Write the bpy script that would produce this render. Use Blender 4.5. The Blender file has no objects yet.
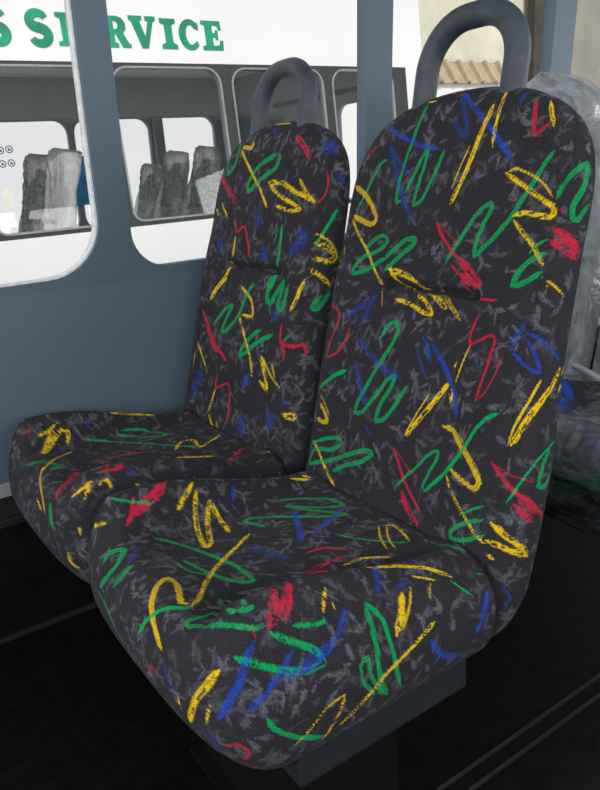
import bpy, bmesh, math, random
import numpy as np
from mathutils import Matrix, Vector

scene = bpy.context.scene
COL = scene.collection
rng = np.random.default_rng(7)

# ------------------------------------------------------------------ helpers
def link(o, parent=None):
    COL.objects.link(o)
    if parent is not None:
        o.parent = parent
    return o

def tag(o, label=None, cat=None, group=None, kind=None):
    if label: o['label'] = label
    if cat: o['category'] = cat
    if group: o['group'] = group
    if kind: o['kind'] = kind
    return o

def thing(name, label, cat, loc=(0, 0, 0), group=None):
    o = bpy.data.objects.new(name, None)
    o.empty_display_size = 0.1
    o.location = loc
    link(o)
    return tag(o, label, cat, group)

def obj_from(name, verts, faces, mat, parent=None, smooth=False):
    me = bpy.data.meshes.new(name)
    me.from_pydata([tuple(v) for v in verts], [], [tuple(f) for f in faces])
    if smooth:
        me.polygons.foreach_set('use_smooth', [True] * len(me.polygons))
    me.materials.append(mat)
    o = bpy.data.objects.new(name, me)
    return link(o, parent)

def bm_obj(name, bm, mat, parent=None, smooth=False, bevel=0.0):
    if bevel > 0:
        bmesh.ops.bevel(bm, geom=list(bm.edges), offset=bevel, segments=2, affect='EDGES', profile=0.6)
    bmesh.ops.recalc_face_normals(bm, faces=list(bm.faces))
    me = bpy.data.meshes.new(name)
    bm.to_mesh(me); bm.free()
    if smooth:
        me.polygons.foreach_set('use_smooth', [True] * len(me.polygons))
    me.materials.append(mat)
    o = bpy.data.objects.new(name, me)
    return link(o, parent)

def add_box(bm, x0, x1, y0, y1, z0, z1):
    m = Matrix.Translation(((x0 + x1) / 2, (y0 + y1) / 2, (z0 + z1) / 2)) @ Matrix.Diagonal((abs(x1 - x0), abs(y1 - y0), abs(z1 - z0), 1))
    return bmesh.ops.create_cube(bm, size=1.0, matrix=m)

def box(name, b, mat, parent=None, bevel=0.0):
    bm = bmesh.new(); add_box(bm, *b)
    return bm_obj(name, bm, mat, parent, bevel=bevel)

def add_tube(bm, pts, r, seg=16, caps=True):
    pts = [Vector(p) for p in pts]
    rings = []
    t0 = (pts[1] - pts[0]).normalized()
    nrm = t0.orthogonal().normalized()
    for i, p in enumerate(pts):
        a = pts[max(0, i - 1)]; b = pts[min(len(pts) - 1, i + 1)]
        t = (b - a).normalized()
        nrm = (nrm - t * nrm.dot(t)).normalized()
        bn = t.cross(nrm)
        rings.append([bm.verts.new(p + (nrm * math.cos(2 * math.pi * k / seg) + bn * math.sin(2 * math.pi * k / seg)) * r) for k in range(seg)])
    for a, b in zip(rings[:-1], rings[1:]):
        for k in range(seg):
            bm.faces.new((a[k], a[(k + 1) % seg], b[(k + 1) % seg], b[k]))
    if caps:
        bm.faces.new(rings[0][::-1]); bm.faces.new(rings[-1])

def rr(x0, x1, z0, z1, r, seg=8):
    """rounded rectangle; r = radius or (bottom-left, bottom-right, top-right, top-left)"""
    if not isinstance(r, (tuple, list)): r = (r,) * 4
    out = []
    for (cx, cz, rad, a0) in ((x0 + r[0], z0 + r[0], r[0], 180), (x1 - r[1], z0 + r[1], r[1], 270), (x1 - r[2], z1 - r[2], r[2], 0), (x0 + r[3], z1 - r[3], r[3], 90)):
        for k in range(seg + 1):
            a = math.radians(a0 + 90 * k / seg)
            out.append((cx + rad * math.cos(a), cz + rad * math.sin(a)))
    return out

def plate_mesh(outer, holes, thick, bevel=0.0):
    """filled 2D outline with holes, extruded; in the XY plane, centred on z=0"""
    cu = bpy.data.curves.new('outline', 'CURVE')
    cu.dimensions = '2D'; cu.fill_mode = 'BOTH'; cu.extrude = thick / 2 - bevel; cu.bevel_depth = bevel; cu.bevel_resolution = 1
    if bevel: cu.offset = -bevel
    for poly in [outer] + list(holes):
        sp = cu.splines.new('POLY'); sp.points.add(len(poly) - 1)
        for p, (x, y) in zip(sp.points, poly): p.co = (x, y, 0, 1)
        sp.use_cyclic_u = True
    o = bpy.data.objects.new('outline', cu); COL.objects.link(o)
    dg = bpy.context.evaluated_depsgraph_get(); dg.update()
    me = bpy.data.meshes.new_from_object(o.evaluated_get(dg))
    bpy.data.objects.remove(o); bpy.data.curves.remove(cu)
    return me

# map plate (x, y) -> world: 'xz' wall facing -Y (y=depth), 'yz' wall facing X
def plate(name, outer, holes, thick, mat, mapping, parent=None, bevel=0.0):
    me = plate_mesh(outer, holes, thick, bevel)
    n = len(me.vertices); co = np.empty(n * 3); me.vertices.foreach_get('co', co); co = co.reshape(-1, 3)
    co = np.array([mapping(*c) for c in co])
    me.vertices.foreach_set('co', co.ravel())
    bm = bmesh.new(); bm.from_mesh(me); bmesh.ops.remove_doubles(bm, verts=list(bm.verts), dist=1e-5)
    bmesh.ops.recalc_face_normals(bm, faces=list(bm.faces)); bm.to_mesh(me); bm.free()
    me.name = name; me.materials.clear(); me.materials.append(mat)
    o = bpy.data.objects.new(name, me)
    return link(o, parent)

def join_into(target, other):
    bm = bmesh.new(); bm.from_mesh(target.data); bm.from_mesh(other.data); bm.to_mesh(target.data); bm.free()
    bpy.data.objects.remove(other)
    return target

# ------------------------------------------------------------------ materials
def new_mat(name):
    m = bpy.data.materials.new(name); m.use_nodes = True
    nt = m.node_tree; nt.nodes.clear()
    out = nt.nodes.new('ShaderNodeOutputMaterial')
    return m, nt, out

def N(nt, t, **kw):
    n = nt.nodes.new(t)
    for k, v in kw.items():
        if k == 'inp':
            for kk, vv in v.items(): n.inputs[kk].default_value = vv
        else: setattr(n, k, v)
    return n

def ramp(nt, src, stops):
    r = nt.nodes.new('ShaderNodeValToRGB')
    e = r.color_ramp.elements
    e[0].position, e[0].color = stops[0][0], (*stops[0][1], 1)
    e[1].position, e[1].color = stops[-1][0], (*stops[-1][1], 1)
    for p, c in stops[1:-1]:
        x = e.new(p); x.color = (*c, 1)
    nt.links.new(src, r.inputs[0])
    return r

def simple(name, col, rough=0.6, metal=0.0, var=0.12, scale=12.0, bump=0.0, bscale=200.0, spec=0.5, emit=None):
    m, nt, out = new_mat(name)
    b = N(nt, 'ShaderNodeBsdfPrincipled', inp={'Roughness': rough, 'Metallic': metal, 'Specular IOR Level': spec})
    tc = N(nt, 'ShaderNodeTexCoord')
    no = N(nt, 'ShaderNodeTexNoise', inp={'Scale': scale, 'Detail': 5.0, 'Roughness': 0.6})
    nt.links.new(tc.outputs['Object'], no.inputs['Vector'])
    lo = tuple(c * (1 - var) for c in col); hi = tuple(min(1, c * (1 + var)) for c in col)
    r = ramp(nt, no.outputs['Fac'], [(0.3, lo), (0.7, hi)])
    nt.links.new(r.outputs[0], b.inputs['Base Color'])
    if bump:
        n2 = N(nt, 'ShaderNodeTexNoise', inp={'Scale': bscale, 'Detail': 3.0})
        nt.links.new(tc.outputs['Object'], n2.inputs['Vector'])
        bp = N(nt, 'ShaderNodeBump', inp={'Strength': bump, 'Distance': 0.002})
        nt.links.new(n2.outputs['Fac'], bp.inputs['Height']); nt.links.new(bp.outputs[0], b.inputs['Normal'])
    nt.links.new(b.outputs[0], out.inputs[0])
    return m

def fabric_mat():
    m, nt, out = new_mat('patterned_seat_fabric')
    L = nt.links.new
    tc = N(nt, 'ShaderNodeTexCoord')
    b = N(nt, 'ShaderNodeBsdfPrincipled', inp={'Roughness': 0.9, 'Specular IOR Level': 0.10, 'Sheen Weight': 0.03, 'Sheen Roughness': 0.5})
    # torn grey flecks on a charcoal ground
    fl = N(nt, 'ShaderNodeAttribute', attribute_name='fleck')
    n2 = N(nt, 'ShaderNodeTexNoise', inp={'Scale': 330.0, 'Detail': 2.0, 'Roughness': 0.7})
    L(tc.outputs['Object'], n2.inputs['Vector'])
    r2 = ramp(nt, n2.outputs['Fac'], [(0.36, (0.35, 0.35, 0.35)), (0.56, (1, 1, 1))])
    mul = N(nt, 'ShaderNodeMixRGB', blend_type='MULTIPLY', inp={'Fac': 1.0})
    L(fl.outputs['Fac'], mul.inputs[1]); L(r2.outputs[0], mul.inputs[2])
    n3 = N(nt, 'ShaderNodeTexNoise', inp={'Scale': 9.0, 'Detail': 2.0})
    L(tc.outputs['Object'], n3.inputs['Vector'])
    fleck = ramp(nt, n3.outputs['Fac'], [(0.35, FLECK_LO), (0.65, FLECK_HI)])
    base = N(nt, 'ShaderNodeMixRGB', inp={'Color1': (*CHARCOAL, 1)})
    L(mul.outputs[0], base.inputs['Fac']); L(fleck.outputs[0], base.inputs['Color2'])
    at = N(nt, 'ShaderNodeAttribute', attribute_name='stroke_paint')
    mx = N(nt, 'ShaderNodeMixRGB')
    L(at.outputs['Alpha'], mx.inputs['Fac']); L(base.outputs[0], mx.inputs['Color1']); L(at.outputs['Color'], mx.inputs['Color2'])
    # weave
    n4 = N(nt, 'ShaderNodeTexNoise', inp={'Scale': 800.0, 'Detail': 1.0})
    L(tc.outputs['Object'], n4.inputs['Vector'])
    r4 = ramp(nt, n4.outputs['Fac'], [(0.3, (0.62, 0.62, 0.62)), (0.7, (1.3, 1.3, 1.3))])
    w = N(nt, 'ShaderNodeMixRGB', blend_type='MULTIPLY', inp={'Fac': 1.0})
    L(mx.outputs[0], w.inputs[1]); L(r4.outputs[0], w.inputs[2])
    L(w.outputs[0], b.inputs['Base Color'])
    bp = N(nt, 'ShaderNodeBump', inp={'Strength': 0.35, 'Distance': 0.0015})
    L(n4.outputs['Fac'], bp.inputs['Height']); L(bp.outputs[0], b.inputs['Normal'])
    L(b.outputs[0], out.inputs[0])
    return m

def plastic_mat(name, haze_lo, haze_hi, tint, scale=14.0, rough=0.12):
    m, nt, out = new_mat(name)
    L = nt.links.new
    tc = N(nt, 'ShaderNodeTexCoord')
    n = N(nt, 'ShaderNodeTexNoise', inp={'Scale': scale, 'Detail': 6.0, 'Roughness': 0.65, 'Distortion': 2.0})
    L(tc.outputs['Object'], n.inputs['Vector'])
    r = ramp(nt, n.outputs['Fac'], [(0.35, (haze_lo,) * 3), (0.68, (haze_hi,) * 3)])
    bp = N(nt, 'ShaderNodeBump', inp={'Strength': 0.9, 'Distance': 0.02})
    L(n.outputs['Fac'], bp.inputs['Height'])
    tr = N(nt, 'ShaderNodeBsdfTransparent')
    df = N(nt, 'ShaderNodeBsdfDiffuse', inp={'Color': (*tint, 1)})
    tl = N(nt, 'ShaderNodeBsdfTranslucent', inp={'Color': (*tint, 1)})
    gl = N(nt, 'ShaderNodeBsdfGlossy', inp={'Roughness': rough, 'Color': (0.9, 0.9, 0.9, 1)})
    for x in (df, gl): L(bp.outputs[0], x.inputs['Normal'])
    a = N(nt, 'ShaderNodeMixShader', inp={'Fac': 0.55}); L(df.outputs[0], a.inputs[1]); L(tl.outputs[0], a.inputs[2])
    c = N(nt, 'ShaderNodeMixShader'); L(r.outputs[0], c.inputs[0]); L(tr.outputs[0], c.inputs[1]); L(a.outputs[0], c.inputs[2])
    fr = N(nt, 'ShaderNodeFresnel', inp={'IOR': 1.45}); L(bp.outputs[0], fr.inputs['Normal'])
    d = N(nt, 'ShaderNodeMixShader'); L(fr.outputs[0], d.inputs[0]); L(c.outputs[0], d.inputs[1]); L(gl.outputs[0], d.inputs[2])
    L(d.outputs[0], out.inputs[0])
    return m

def glass_mat(name, tint, refl=0.06):
    m, nt, out = new_mat(name)
    L = nt.links.new
    tr = N(nt, 'ShaderNodeBsdfTransparent', inp={'Color': (*tint, 1)})
    gl = N(nt, 'ShaderNodeBsdfGlossy', inp={'Roughness': 0.02})
    mx = N(nt, 'ShaderNodeMixShader', inp={'Fac': refl})
    L(tr.outputs[0], mx.inputs[1]); L(gl.outputs[0], mx.inputs[2]); L(mx.outputs[0], out.inputs[0])
    return m

def grid_mat(name, col, line, size, rough=0.6):
    """dark rubber with a moulded grid of small squares"""
    m, nt, out = new_mat(name)
    L = nt.links.new
    b = N(nt, 'ShaderNodeBsdfPrincipled', inp={'Roughness': rough, 'Specular IOR Level': 0.10})
    tc = N(nt, 'ShaderNodeTexCoord')
    br = N(nt, 'ShaderNodeTexBrick', offset=0.0, inp={'Scale': 1.0 / size, 'Mortar Size': 0.05, 'Mortar Smooth': 0.5, 'Brick Width': 1.0, 'Row Height': 1.0,
           'Color1': (*col, 1), 'Color2': (*[c * 0.8 for c in col], 1), 'Mortar': (*line, 1)})
    mp = N(nt, 'ShaderNodeMapping')
    L(tc.outputs['Object'], mp.inputs['Vector']); L(mp.outputs[0], br.inputs['Vector'])
    no = N(nt, 'ShaderNodeTexNoise', inp={'Scale': 35.0, 'Detail': 5.0})
    L(tc.outputs['Object'], no.inputs['Vector'])
    r = ramp(nt, no.outputs['Fac'], [(0.3, (0.6,) * 3), (0.75, (1.5,) * 3)])
    mu = N(nt, 'ShaderNodeMixRGB', blend_type='MULTIPLY', inp={'Fac': 1.0})
    L(br.outputs['Color'], mu.inputs[1]); L(r.outputs[0], mu.inputs[2]); L(mu.outputs[0], b.inputs['Base Color'])
    bp = N(nt, 'ShaderNodeBump', inp={'Strength': 0.12, 'Distance': 0.001}, invert=True)
    L(br.outputs['Fac'], bp.inputs['Height']); L(bp.outputs[0], b.inputs['Normal'])
    L(b.outputs[0], out.inputs[0])
    return m, mp

CHARCOAL = (0.031, 0.030, 0.036)
FLECK_LO = (0.105, 0.106, 0.130)
FLECK_HI = (0.165, 0.166, 0.195)
M = {}
M['fabric'] = fabric_mat()
M['handle'] = simple('grey_textured_handle_plastic', (0.050, 0.064, 0.082), rough=0.5, var=0.25, scale=40, bump=0.5, bscale=420)
M['frame'] = simple('dark_grey_painted_steel', (0.020, 0.023, 0.029), rough=0.5, var=0.15)
M['leg'] = simple('black_painted_steel', (0.004, 0.004, 0.0045), rough=0.7, var=0.15, spec=0.2)
M['panel'] = simple('blue_grey_painted_panel', (0.100, 0.152, 0.204), rough=0.55, var=0.05, scale=3.0, bump=0.08, bscale=350)
M['pale_trim'] = simple('pale_grey_aluminium_trim', (0.30, 0.33, 0.35), rough=0.5, var=0.15, scale=30)
M['bare_edge'] = simple('rough_white_window_edge', (0.80, 0.82, 0.80), rough=0.8, var=0.25, scale=70, bump=0.8, bscale=150)
M['black_trim'] = simple('black_rubber_trim', (0.018, 0.019, 0.020), rough=0.45, var=0.2)
M['floor'], mp = grid_mat('black_rubber_floor', (0.0050, 0.0050, 0.0052), (0.0040, 0.0040, 0.0042), 0.035)
M['kick'], mp = grid_mat('black_moulded_kick_panel', (0.0065, 0.007, 0.0075), (0.0045, 0.005, 0.0055), 0.04)
mp.inputs['Rotation'].default_value = (math.radians(90), 0, 0)
M['ceiling'] = simple('off_white_ceiling_lining', (0.6, 0.6, 0.58), rough=0.8)
M['seat_grey'] = simple('pale_grey_seat_cloth', (0.30, 0.31, 0.32), rough=0.9)
M['film'] = plastic_mat('hazy_blue_white_seat_film', 0.35, 1.0, (0.84, 0.93, 1.0), scale=8, rough=0.2)
M['clear_film'] = plastic_mat('clear_crinkled_seat_film', 0.0, 0.62, (0.70, 0.80, 0.90), scale=9, rough=0.08)
M['silver_film'] = plastic_mat('hazy_crinkled_seat_film', 0.25, 0.95, (0.97, 0.97, 0.96), scale=18, rough=0.22)
M['sunlit_film'] = plastic_mat('sunlit_look_seat_film', 0.75, 1.0, (1.0, 1.0, 1.0), scale=8)  # sunlight on one parked seat, put into a whiter film colour
M['bus_white'] = simple('white_bus_paint', (0.80, 0.80, 0.80), rough=0.45, var=0.02, scale=2)
M['bus_dark'] = simple('black_window_surround', (0.030, 0.036, 0.038), rough=0.5, var=0.2)
M['bus_lining'] = simple('grey_bus_lining', (0.27, 0.315, 0.325), rough=0.8, var=0.1, scale=4)
M['bus_ceiling'] = simple('pale_bus_ceiling', (0.86, 0.90, 0.84), rough=0.8, var=0.06)
M['alu'] = simple('aluminium_window_frame', (0.30, 0.32, 0.33), rough=0.4, metal=0.5, var=0.15, scale=30)
M['letters'] = simple('green_painted_lettering', (0.0, 0.27, 0.14), rough=0.5, var=0.35, scale=7)
M['glass'] = glass_mat('clear_bus_glass', (0.985, 0.99, 0.99), 0.03)
M['blue'] = simple('bright_blue_plastic', (0.03, 0.34, 0.66), rough=0.5, var=0.3, scale=9)
M['icon'] = simple('dark_blue_icon_ink', (0.03, 0.06, 0.12), rough=0.6, var=0.2)
M['icon_ground'] = simple('pale_blue_sticker_vinyl', (0.62, 0.72, 0.78), rough=0.5, var=0.05)
M['yellowish'] = simple('pale_yellow_grey_vinyl', (0.72, 0.72, 0.64), rough=0.6, var=0.1)
M['wall_cream'] = simple('stained_cream_render', (0.62, 0.60, 0.48), rough=0.9, var=0.22, scale=1.3)
M['wall_grey'] = simple('grey_beige_render', (0.27, 0.265, 0.225), rough=0.9, var=0.18, scale=1.6)
M['brown'] = simple('dark_brown_surface', (0.055, 0.045, 0.038), rough=0.8, var=0.4, scale=5)
M['roof_tan'] = simple('weathered_tan_roof_sheet', (0.40, 0.32, 0.22), rough=0.85, var=0.2, scale=5)
M['ground'] = simple('pale_concrete_yard', (0.50, 0.50, 0.48), rough=0.9, var=0.12, scale=1.5)
M['steel'] = simple('bright_steel_rail', (0.72, 0.74, 0.75), rough=0.35, metal=0.25, var=0.1)

YEL = (0.86, 0.56, 0.006); GRN = (0.001, 0.38, 0.105); RED = (0.56, 0.022, 0.055); BLU = (0.016, 0.075, 0.50)
PAINT = {'Y': YEL, 'G': GRN, 'R': RED, 'B': BLU}

# ------------------------------------------------------------------ seat surfaces
ZC = 0.70            # height of the backrest crease above the floor
RX = -0.20           # x of a seat's root relative to its crease
LEAN = 0.30

def vnoise(x, y, seed):
    r = np.random.default_rng(seed).random((64, 64))
    xi = np.floor(x).astype(int); yi = np.floor(y).astype(int); fx = x - xi; fy = y - yi
    fx = fx * fx * (3 - 2 * fx); fy = fy * fy * (3 - 2 * fy)
    g = lambda a, b: r[a % 64, b % 64]
    return (g(xi, yi) * (1 - fx) + g(xi + 1, yi) * fx) * (1 - fy) + (g(xi, yi + 1) * (1 - fx) + g(xi + 1, yi + 1) * fx) * fy

def sstep(x, a, b):
    t = np.clip((x - a) / (b - a), 0, 1)
    return t * t * (3 - 2 * t)

def resample(P, n, dens=None):
    """closed/open curve sample positions at equal (weighted) arc length: returns fractional indices"""
    d = np.linalg.norm(np.diff(P, axis=0), axis=1)
    if dens is not None: d = d * dens
    s = np.concatenate([[0], np.cumsum(d)])
    return np.interp(np.linspace(0, s[-1], n), s, np.arange(len(P)))

def superring(w, t, n_exp, n, front_frac):
    """unit super-ellipse ring (cos part, sin part), denser where sin > -0.3"""
    th = np.linspace(0, 2 * np.pi, 4001) - np.pi / 2
    c = np.sign(np.cos(th)) * np.abs(np.cos(th)) ** (2 / n_exp)
    s = np.sign(np.sin(th)) * np.abs(np.sin(th)) ** (2 / n_exp)
    P = np.stack([c * w, s * t], 1)
    mid = (s[1:] + s[:-1]) / 2
    dens = np.where(mid > -0.75, 1.0, front_frac)
    k = resample(P, n + 1, dens)[:-1]
    return np.interp(k, np.arange(4001), c), np.interp(k, np.arange(4001), s)

def grid_faces(nr, nc):
    a = np.arange(nr - 1)[:, None] * nc; j = np.arange(nc)[None, :]; j2 = (j + 1) % nc
    return np.stack([a + j, a + j2, a + nc + j2, a + nc + j], -1).reshape(-1, 4)

def mesh_from_grid(name, G, mat):
    nr, nc = G.shape[:2]
    V = G.reshape(-1, 3)
    F = grid_faces(nr, nc)
    me = bpy.data.meshes.new(name)
    nv = len(V) + 2
    V = np.concatenate([V, G[0].mean(0)[None], G[-1].mean(0)[None]])
    j = np.arange(nc); j2 = (j + 1) % nc
    T0 = np.stack([np.full(nc, nv - 2), j2, j], 1)
    T1 = np.stack([np.full(nc, nv - 1), (nr - 1) * nc + j, (nr - 1) * nc + j2], 1)
    me.vertices.add(nv); me.vertices.foreach_set('co', V.astype(np.float32).ravel())
    loops = np.concatenate([F.ravel(), T0.ravel(), T1.ravel()])
    me.loops.add(len(loops)); me.loops.foreach_set('vertex_index', loops.astype(np.int32))
    tot = np.concatenate([np.full(len(F), 4), np.full(2 * nc, 3)]); st = np.concatenate([[0], np.cumsum(tot)[:-1]])
    me.polygons.add(len(tot)); me.polygons.foreach_set('loop_start', st.astype(np.int32)); me.polygons.foreach_set('loop_total', tot.astype(np.int32))
    me.polygons.foreach_set('use_smooth', np.ones(len(tot), bool))
    me.update(calc_edges=True); me.validate()
    me.materials.append(mat)
    return me, V

def backrest_grid(step):
    """upholstered backrest: lateral s, along-the-back h (0 = crease), depth d (front = 0)"""
    W = lambda h: 0.212 + 0.005 * sstep(-h, 0.0, 0.2) - 0.022 * sstep(-h, 0.33, 0.46)
    H, h1 = 0.273, 0.09
    hh = np.linspace(-0.45, H - 1e-5, 6000)
    def prof(h):
        t = np.clip((h - h1) / (H - h1), 0, 1)
        w = (W(h) + 0.004 * t) * (1 - t ** 3.0) ** (1 / 2.4)
        tb = np.clip((-h - 0.38) / 0.07, 0, 1)
        return w * (1 - tb ** 3) ** (1 / 2.5) + 1e-4
    k = resample(np.stack([hh, prof(hh)], 1), max(20, int(0.95 / step)))
    h = np.interp(k, np.arange(6000), hh)
    w = prof(h)
    nc = max(40, int(0.78 / step))
    c, s = superring(0.21, 0.05, 2.7, nc, 0.25)
    t_full = 0.105 - 0.035 * sstep(h, -0.2, 0.2) - 0.030 * sstep(-h, 0.34, 0.45)
    tt = np.clip((h - 0.17) / (H - 0.17), 0, 1)
    t = t_full * (1 - 0.9 * tt ** 4) ** 0.5
    Sg = w[:, None] * c[None, :]
    Hg = np.repeat(h[:, None], nc, 1)
    Dg = -t_full[:, None] / 2 + t[:, None] / 2 * s[None, :]
    fw = np.clip(s, 0, 1)[None, :] ** 0.5
    a = np.abs(Sg)
    g = 0.011 * sstep(a, 0.10, 0.165) * sstep(Hg, -0.46, -0.30) * (1 - sstep(Hg, -0.02, 0.10))
    g = g + 0.006 * np.exp(-((Hg - 0.10) / 0.07) ** 2) * (1 - sstep(a, 0.08, 0.16))
    g = g + 0.010 * np.exp(-((Hg + 0.15) / 0.10) ** 2) * (1 - sstep(a, 0.06, 0.14))
    seam_l = 0.072 + 0.034 * sstep(Hg, 0.0, 0.19)
    g = g - 0.0030 * np.exp(-((Sg - seam_l) / 0.0026) ** 2) * (1 - sstep(Hg, 0.20, 0.22)) * sstep(Hg, -0.10, -0.02)
    g = g - 0.0030 * np.exp(-((Sg + 0.188) / 0.0026) ** 2) * (1 - sstep(Hg, 0.17, 0.2))
    cre = np.where(Hg > 0, np.exp(-(Hg / 0.007) ** 2), np.exp(-(Hg / 0.0032) ** 2))
    g = g - 0.022 * cre * (1 - sstep(np.abs(Sg + 0.020), 0.082, 0.094))
    g = g + 0.0030 * np.sin(Sg * 330 + Hg * 60) * sstep(-Hg, 0.30, 0.36) * sstep(-Sg, 0.14, 0.18)
    # soft wrinkles by the seams and the lower corner
    g = g + 0.0012 * (vnoise(Sg * 40 + 9, Hg * 14 + 5, 3) - 0.5)
    Dg = Dg + g * fw
    ca, sa = math.cos(LEAN), math.sin(LEAN)
    X = Hg * sa - Dg * ca
    Z = Hg * ca + Dg * sa
    return np.stack([X - RX, Sg + 0.011 - 0.010 * sstep(-Hg, 0.05, 0.30), Z + ZC], -1)

def cushion_grid(step):
    xf, xb, Ln, ne = -0.471, -0.070, 0.075, 3.2
    ph = np.linspace(0.0005, np.pi / 2, 1500)
    xs = xf + Ln * (1 - np.cos(ph) ** (2 / ne)); sc = np.sin(ph) ** (2 / ne)
    xs = np.concatenate([xs, np.linspace(xf + Ln, xb, 1500)[1:]]); sc = np.concatenate([sc, np.ones(1499)])
    tb = np.clip((xs - (xb - 0.035)) / 0.035, 0, 1)
    sc = sc * (1 - 0.92 * tb ** 2.5) ** 0.45
    k = resample(np.stack([xs, sc * 0.16], 1), max(20, int(0.56 / step)))
    x = np.interp(k, np.arange(2999), xs); sc = np.interp(k, np.arange(2999), sc)
    nc = max(40, int(0.98 / step))
    c, s = superring(0.22, 0.085, 3.0, nc, 0.3)
    Yg = 0.218 * sc[:, None] * c[None, :]
    Zg = 0.094 * sc[:, None] * s[None, :]
    Xg = np.repeat(x[:, None], nc, 1)
    Yg = Yg * (1 - 0.06 * sstep(-Zg, -0.02, 0.094))
    up = np.clip(s, 0, 1)[None, :] ** 0.6
    a = np.abs(Yg)
    win = sstep(Xg, -0.478, -0.41) * (1 - 1.05 * sstep(Xg, -0.38, -0.10))
    g = 0.066 * np.exp(-((a - 0.172) / 0.036) ** 2) * win
    g = g - 0.012 * np.exp(-((a - 0.128) / 0.020) ** 2) * sstep(Xg, -0.42, -0.34) * (1 - sstep(Xg, -0.13, -0.08))
    g = g - 0.026 * (1 - sstep(a, 0.09, 0.165)) * sstep(Xg, -0.45, -0.33)
    g = g + 0.0012 * (vnoise(Xg * 30 + 3, Yg * 30 + 11, 5) - 0.5)
    Zg = Zg + g * up
    # front face falls back towards the bottom
    Xg = Xg + 0.040 * sstep(0.02 - Zg, 0.0, 0.12) * (1 - sstep(Xg, -0.40, -0.15))
    return np.stack([Xg - RX, Yg, Zg + ZC - 0.361], -1)

def paint_strokes(V, strokes, seed=1):
    """scribble pattern of the cloth: strokes are polylines on the cloth (seat-local millimetres)"""
    n = len(V)
    rgb = np.zeros((n, 3)); al = np.zeros(n)
    R = random.Random(seed)
    for si, (colr, wid, style, pts) in enumerate(strokes):
        P = np.array(pts, float).reshape(-1, 3) / 1000.0
        if len(P) < 2: continue
        # smooth the polyline (Catmull-Rom)
        if len(P) > 2:
            Q = [P[0]]
            E = np.concatenate([[2 * P[0] - P[1]], P, [2 * P[-1] - P[-2]]])
            for i in range(1, len(E) - 2):
                p0, p1, p2, p3 = E[i - 1], E[i], E[i + 1], E[i + 2]
                m = max(2, int(np.linalg.norm(p2 - p1) / 0.006))
                for t in np.linspace(0, 1, m + 1)[1:]:
                    Q.append(0.5 * ((2 * p1) + (p2 - p0) * t + (2 * p0 - 5 * p1 + 4 * p2 - p3) * t * t + (3 * p1 - p0 - 3 * p2 + p3) * t ** 3))
            P = np.array(Q)
        hw = wid * 1.12 / 2000.0
        lo = P.min(0) - hw * 2.5 - 0.006; hi = P.max(0) + hw * 2.5 + 0.006
        idx = np.nonzero(((V >= lo) & (V <= hi)).all(1))[0]
        if len(idx) == 0: continue
        Vp = V[idx]
        best = np.full(len(idx), 1e9); al_s = np.zeros(len(idx)); sg = np.zeros(len(idx))
        acc = 0.0
        nref = Vp.mean(0)
        for i in range(len(P) - 1):
            d = P[i + 1] - P[i]; L = np.linalg.norm(d)
            if L < 1e-6: continue
            u = d / L
            r = Vp - P[i]
            t = np.clip(r @ u, 0, L)
            q = r - t[:, None] * u
            dist = np.linalg.norm(q, axis=1)
            side = np.sign(q @ np.cross(u, np.array([-0.6, -0.4, 0.7])))
            k = dist < best
            best[k] = dist[k]; al_s[k] = acc + t[k]; sg[k] = side[k]
            acc += L
        x = best * sg / hw                      # -1..1 across
        taper = np.clip(np.minimum(al_s + 0.004, acc - al_s + 0.004) / 0.012, 0.35, 1)
        wob = 0.85 + 0.3 * vnoise(al_s * 130 + 3, sg * 2 + 7, si + 10)
        ax = np.abs(x) / (taper * wob)
        edge = 1 - sstep(ax, 0.80, 1.12)
        st1 = vnoise(x * 3.1 + 20, al_s * 90 + 5, si + 50)
        st2 = vnoise(x * 5.5 + 40, al_s * 320 + 5, si + 90)
        if style == 'd':      # dry marker: streaks along the stroke, broken by the weave
            body = sstep(st1 * 0.65 + st2 * 0.35, 0.36, 0.50)
            rim = sstep(ax, 0.45, 0.75) * sstep(st2, 0.15, 0.35)
            mask = edge * np.maximum(body, rim * 0.9)
        elif style == 'o':    # two outer lines with a thin inner one
            rim = sstep(ax, 0.50, 0.66)
            mid = 1 - sstep(np.abs(x), 0.08, 0.22)
            mask = edge * np.maximum(rim, np.maximum(mid * sstep(st1, 0.4, 0.6) * 0.9, 0.62))
        elif style == 'f':    # faint, rubbed
            mask = (0.6 if colr == 'B' else 1.0) * (1 - sstep(ax, 0.15, 1.6)) * (0.30 + 0.55 * sstep(st1 * 0.6 + st2 * 0.4, 0.35, 0.6))
        elif style == 'b':    # chalky
            mask = (1 - sstep(ax, 0.45, 1.15)) * (0.22 + 0.62 * sstep(st1 * 0.6 + st2 * 0.4, 0.32, 0.62))
        else:                 # solid
            mask = edge * (0.78 + 0.22 * st2)
        col = np.array(PAINT[colr])
        cur = al[idx]
        new = mask + cur * (1 - mask)
        wgt = np.where(new > 1e-6, mask / np.maximum(new, 1e-6), 0)[:, None]
        rgb[idx] = rgb[idx] * (1 - wgt) + col * wgt
        al[idx] = new
    return np.concatenate([rgb, al[:, None]], 1)

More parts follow.
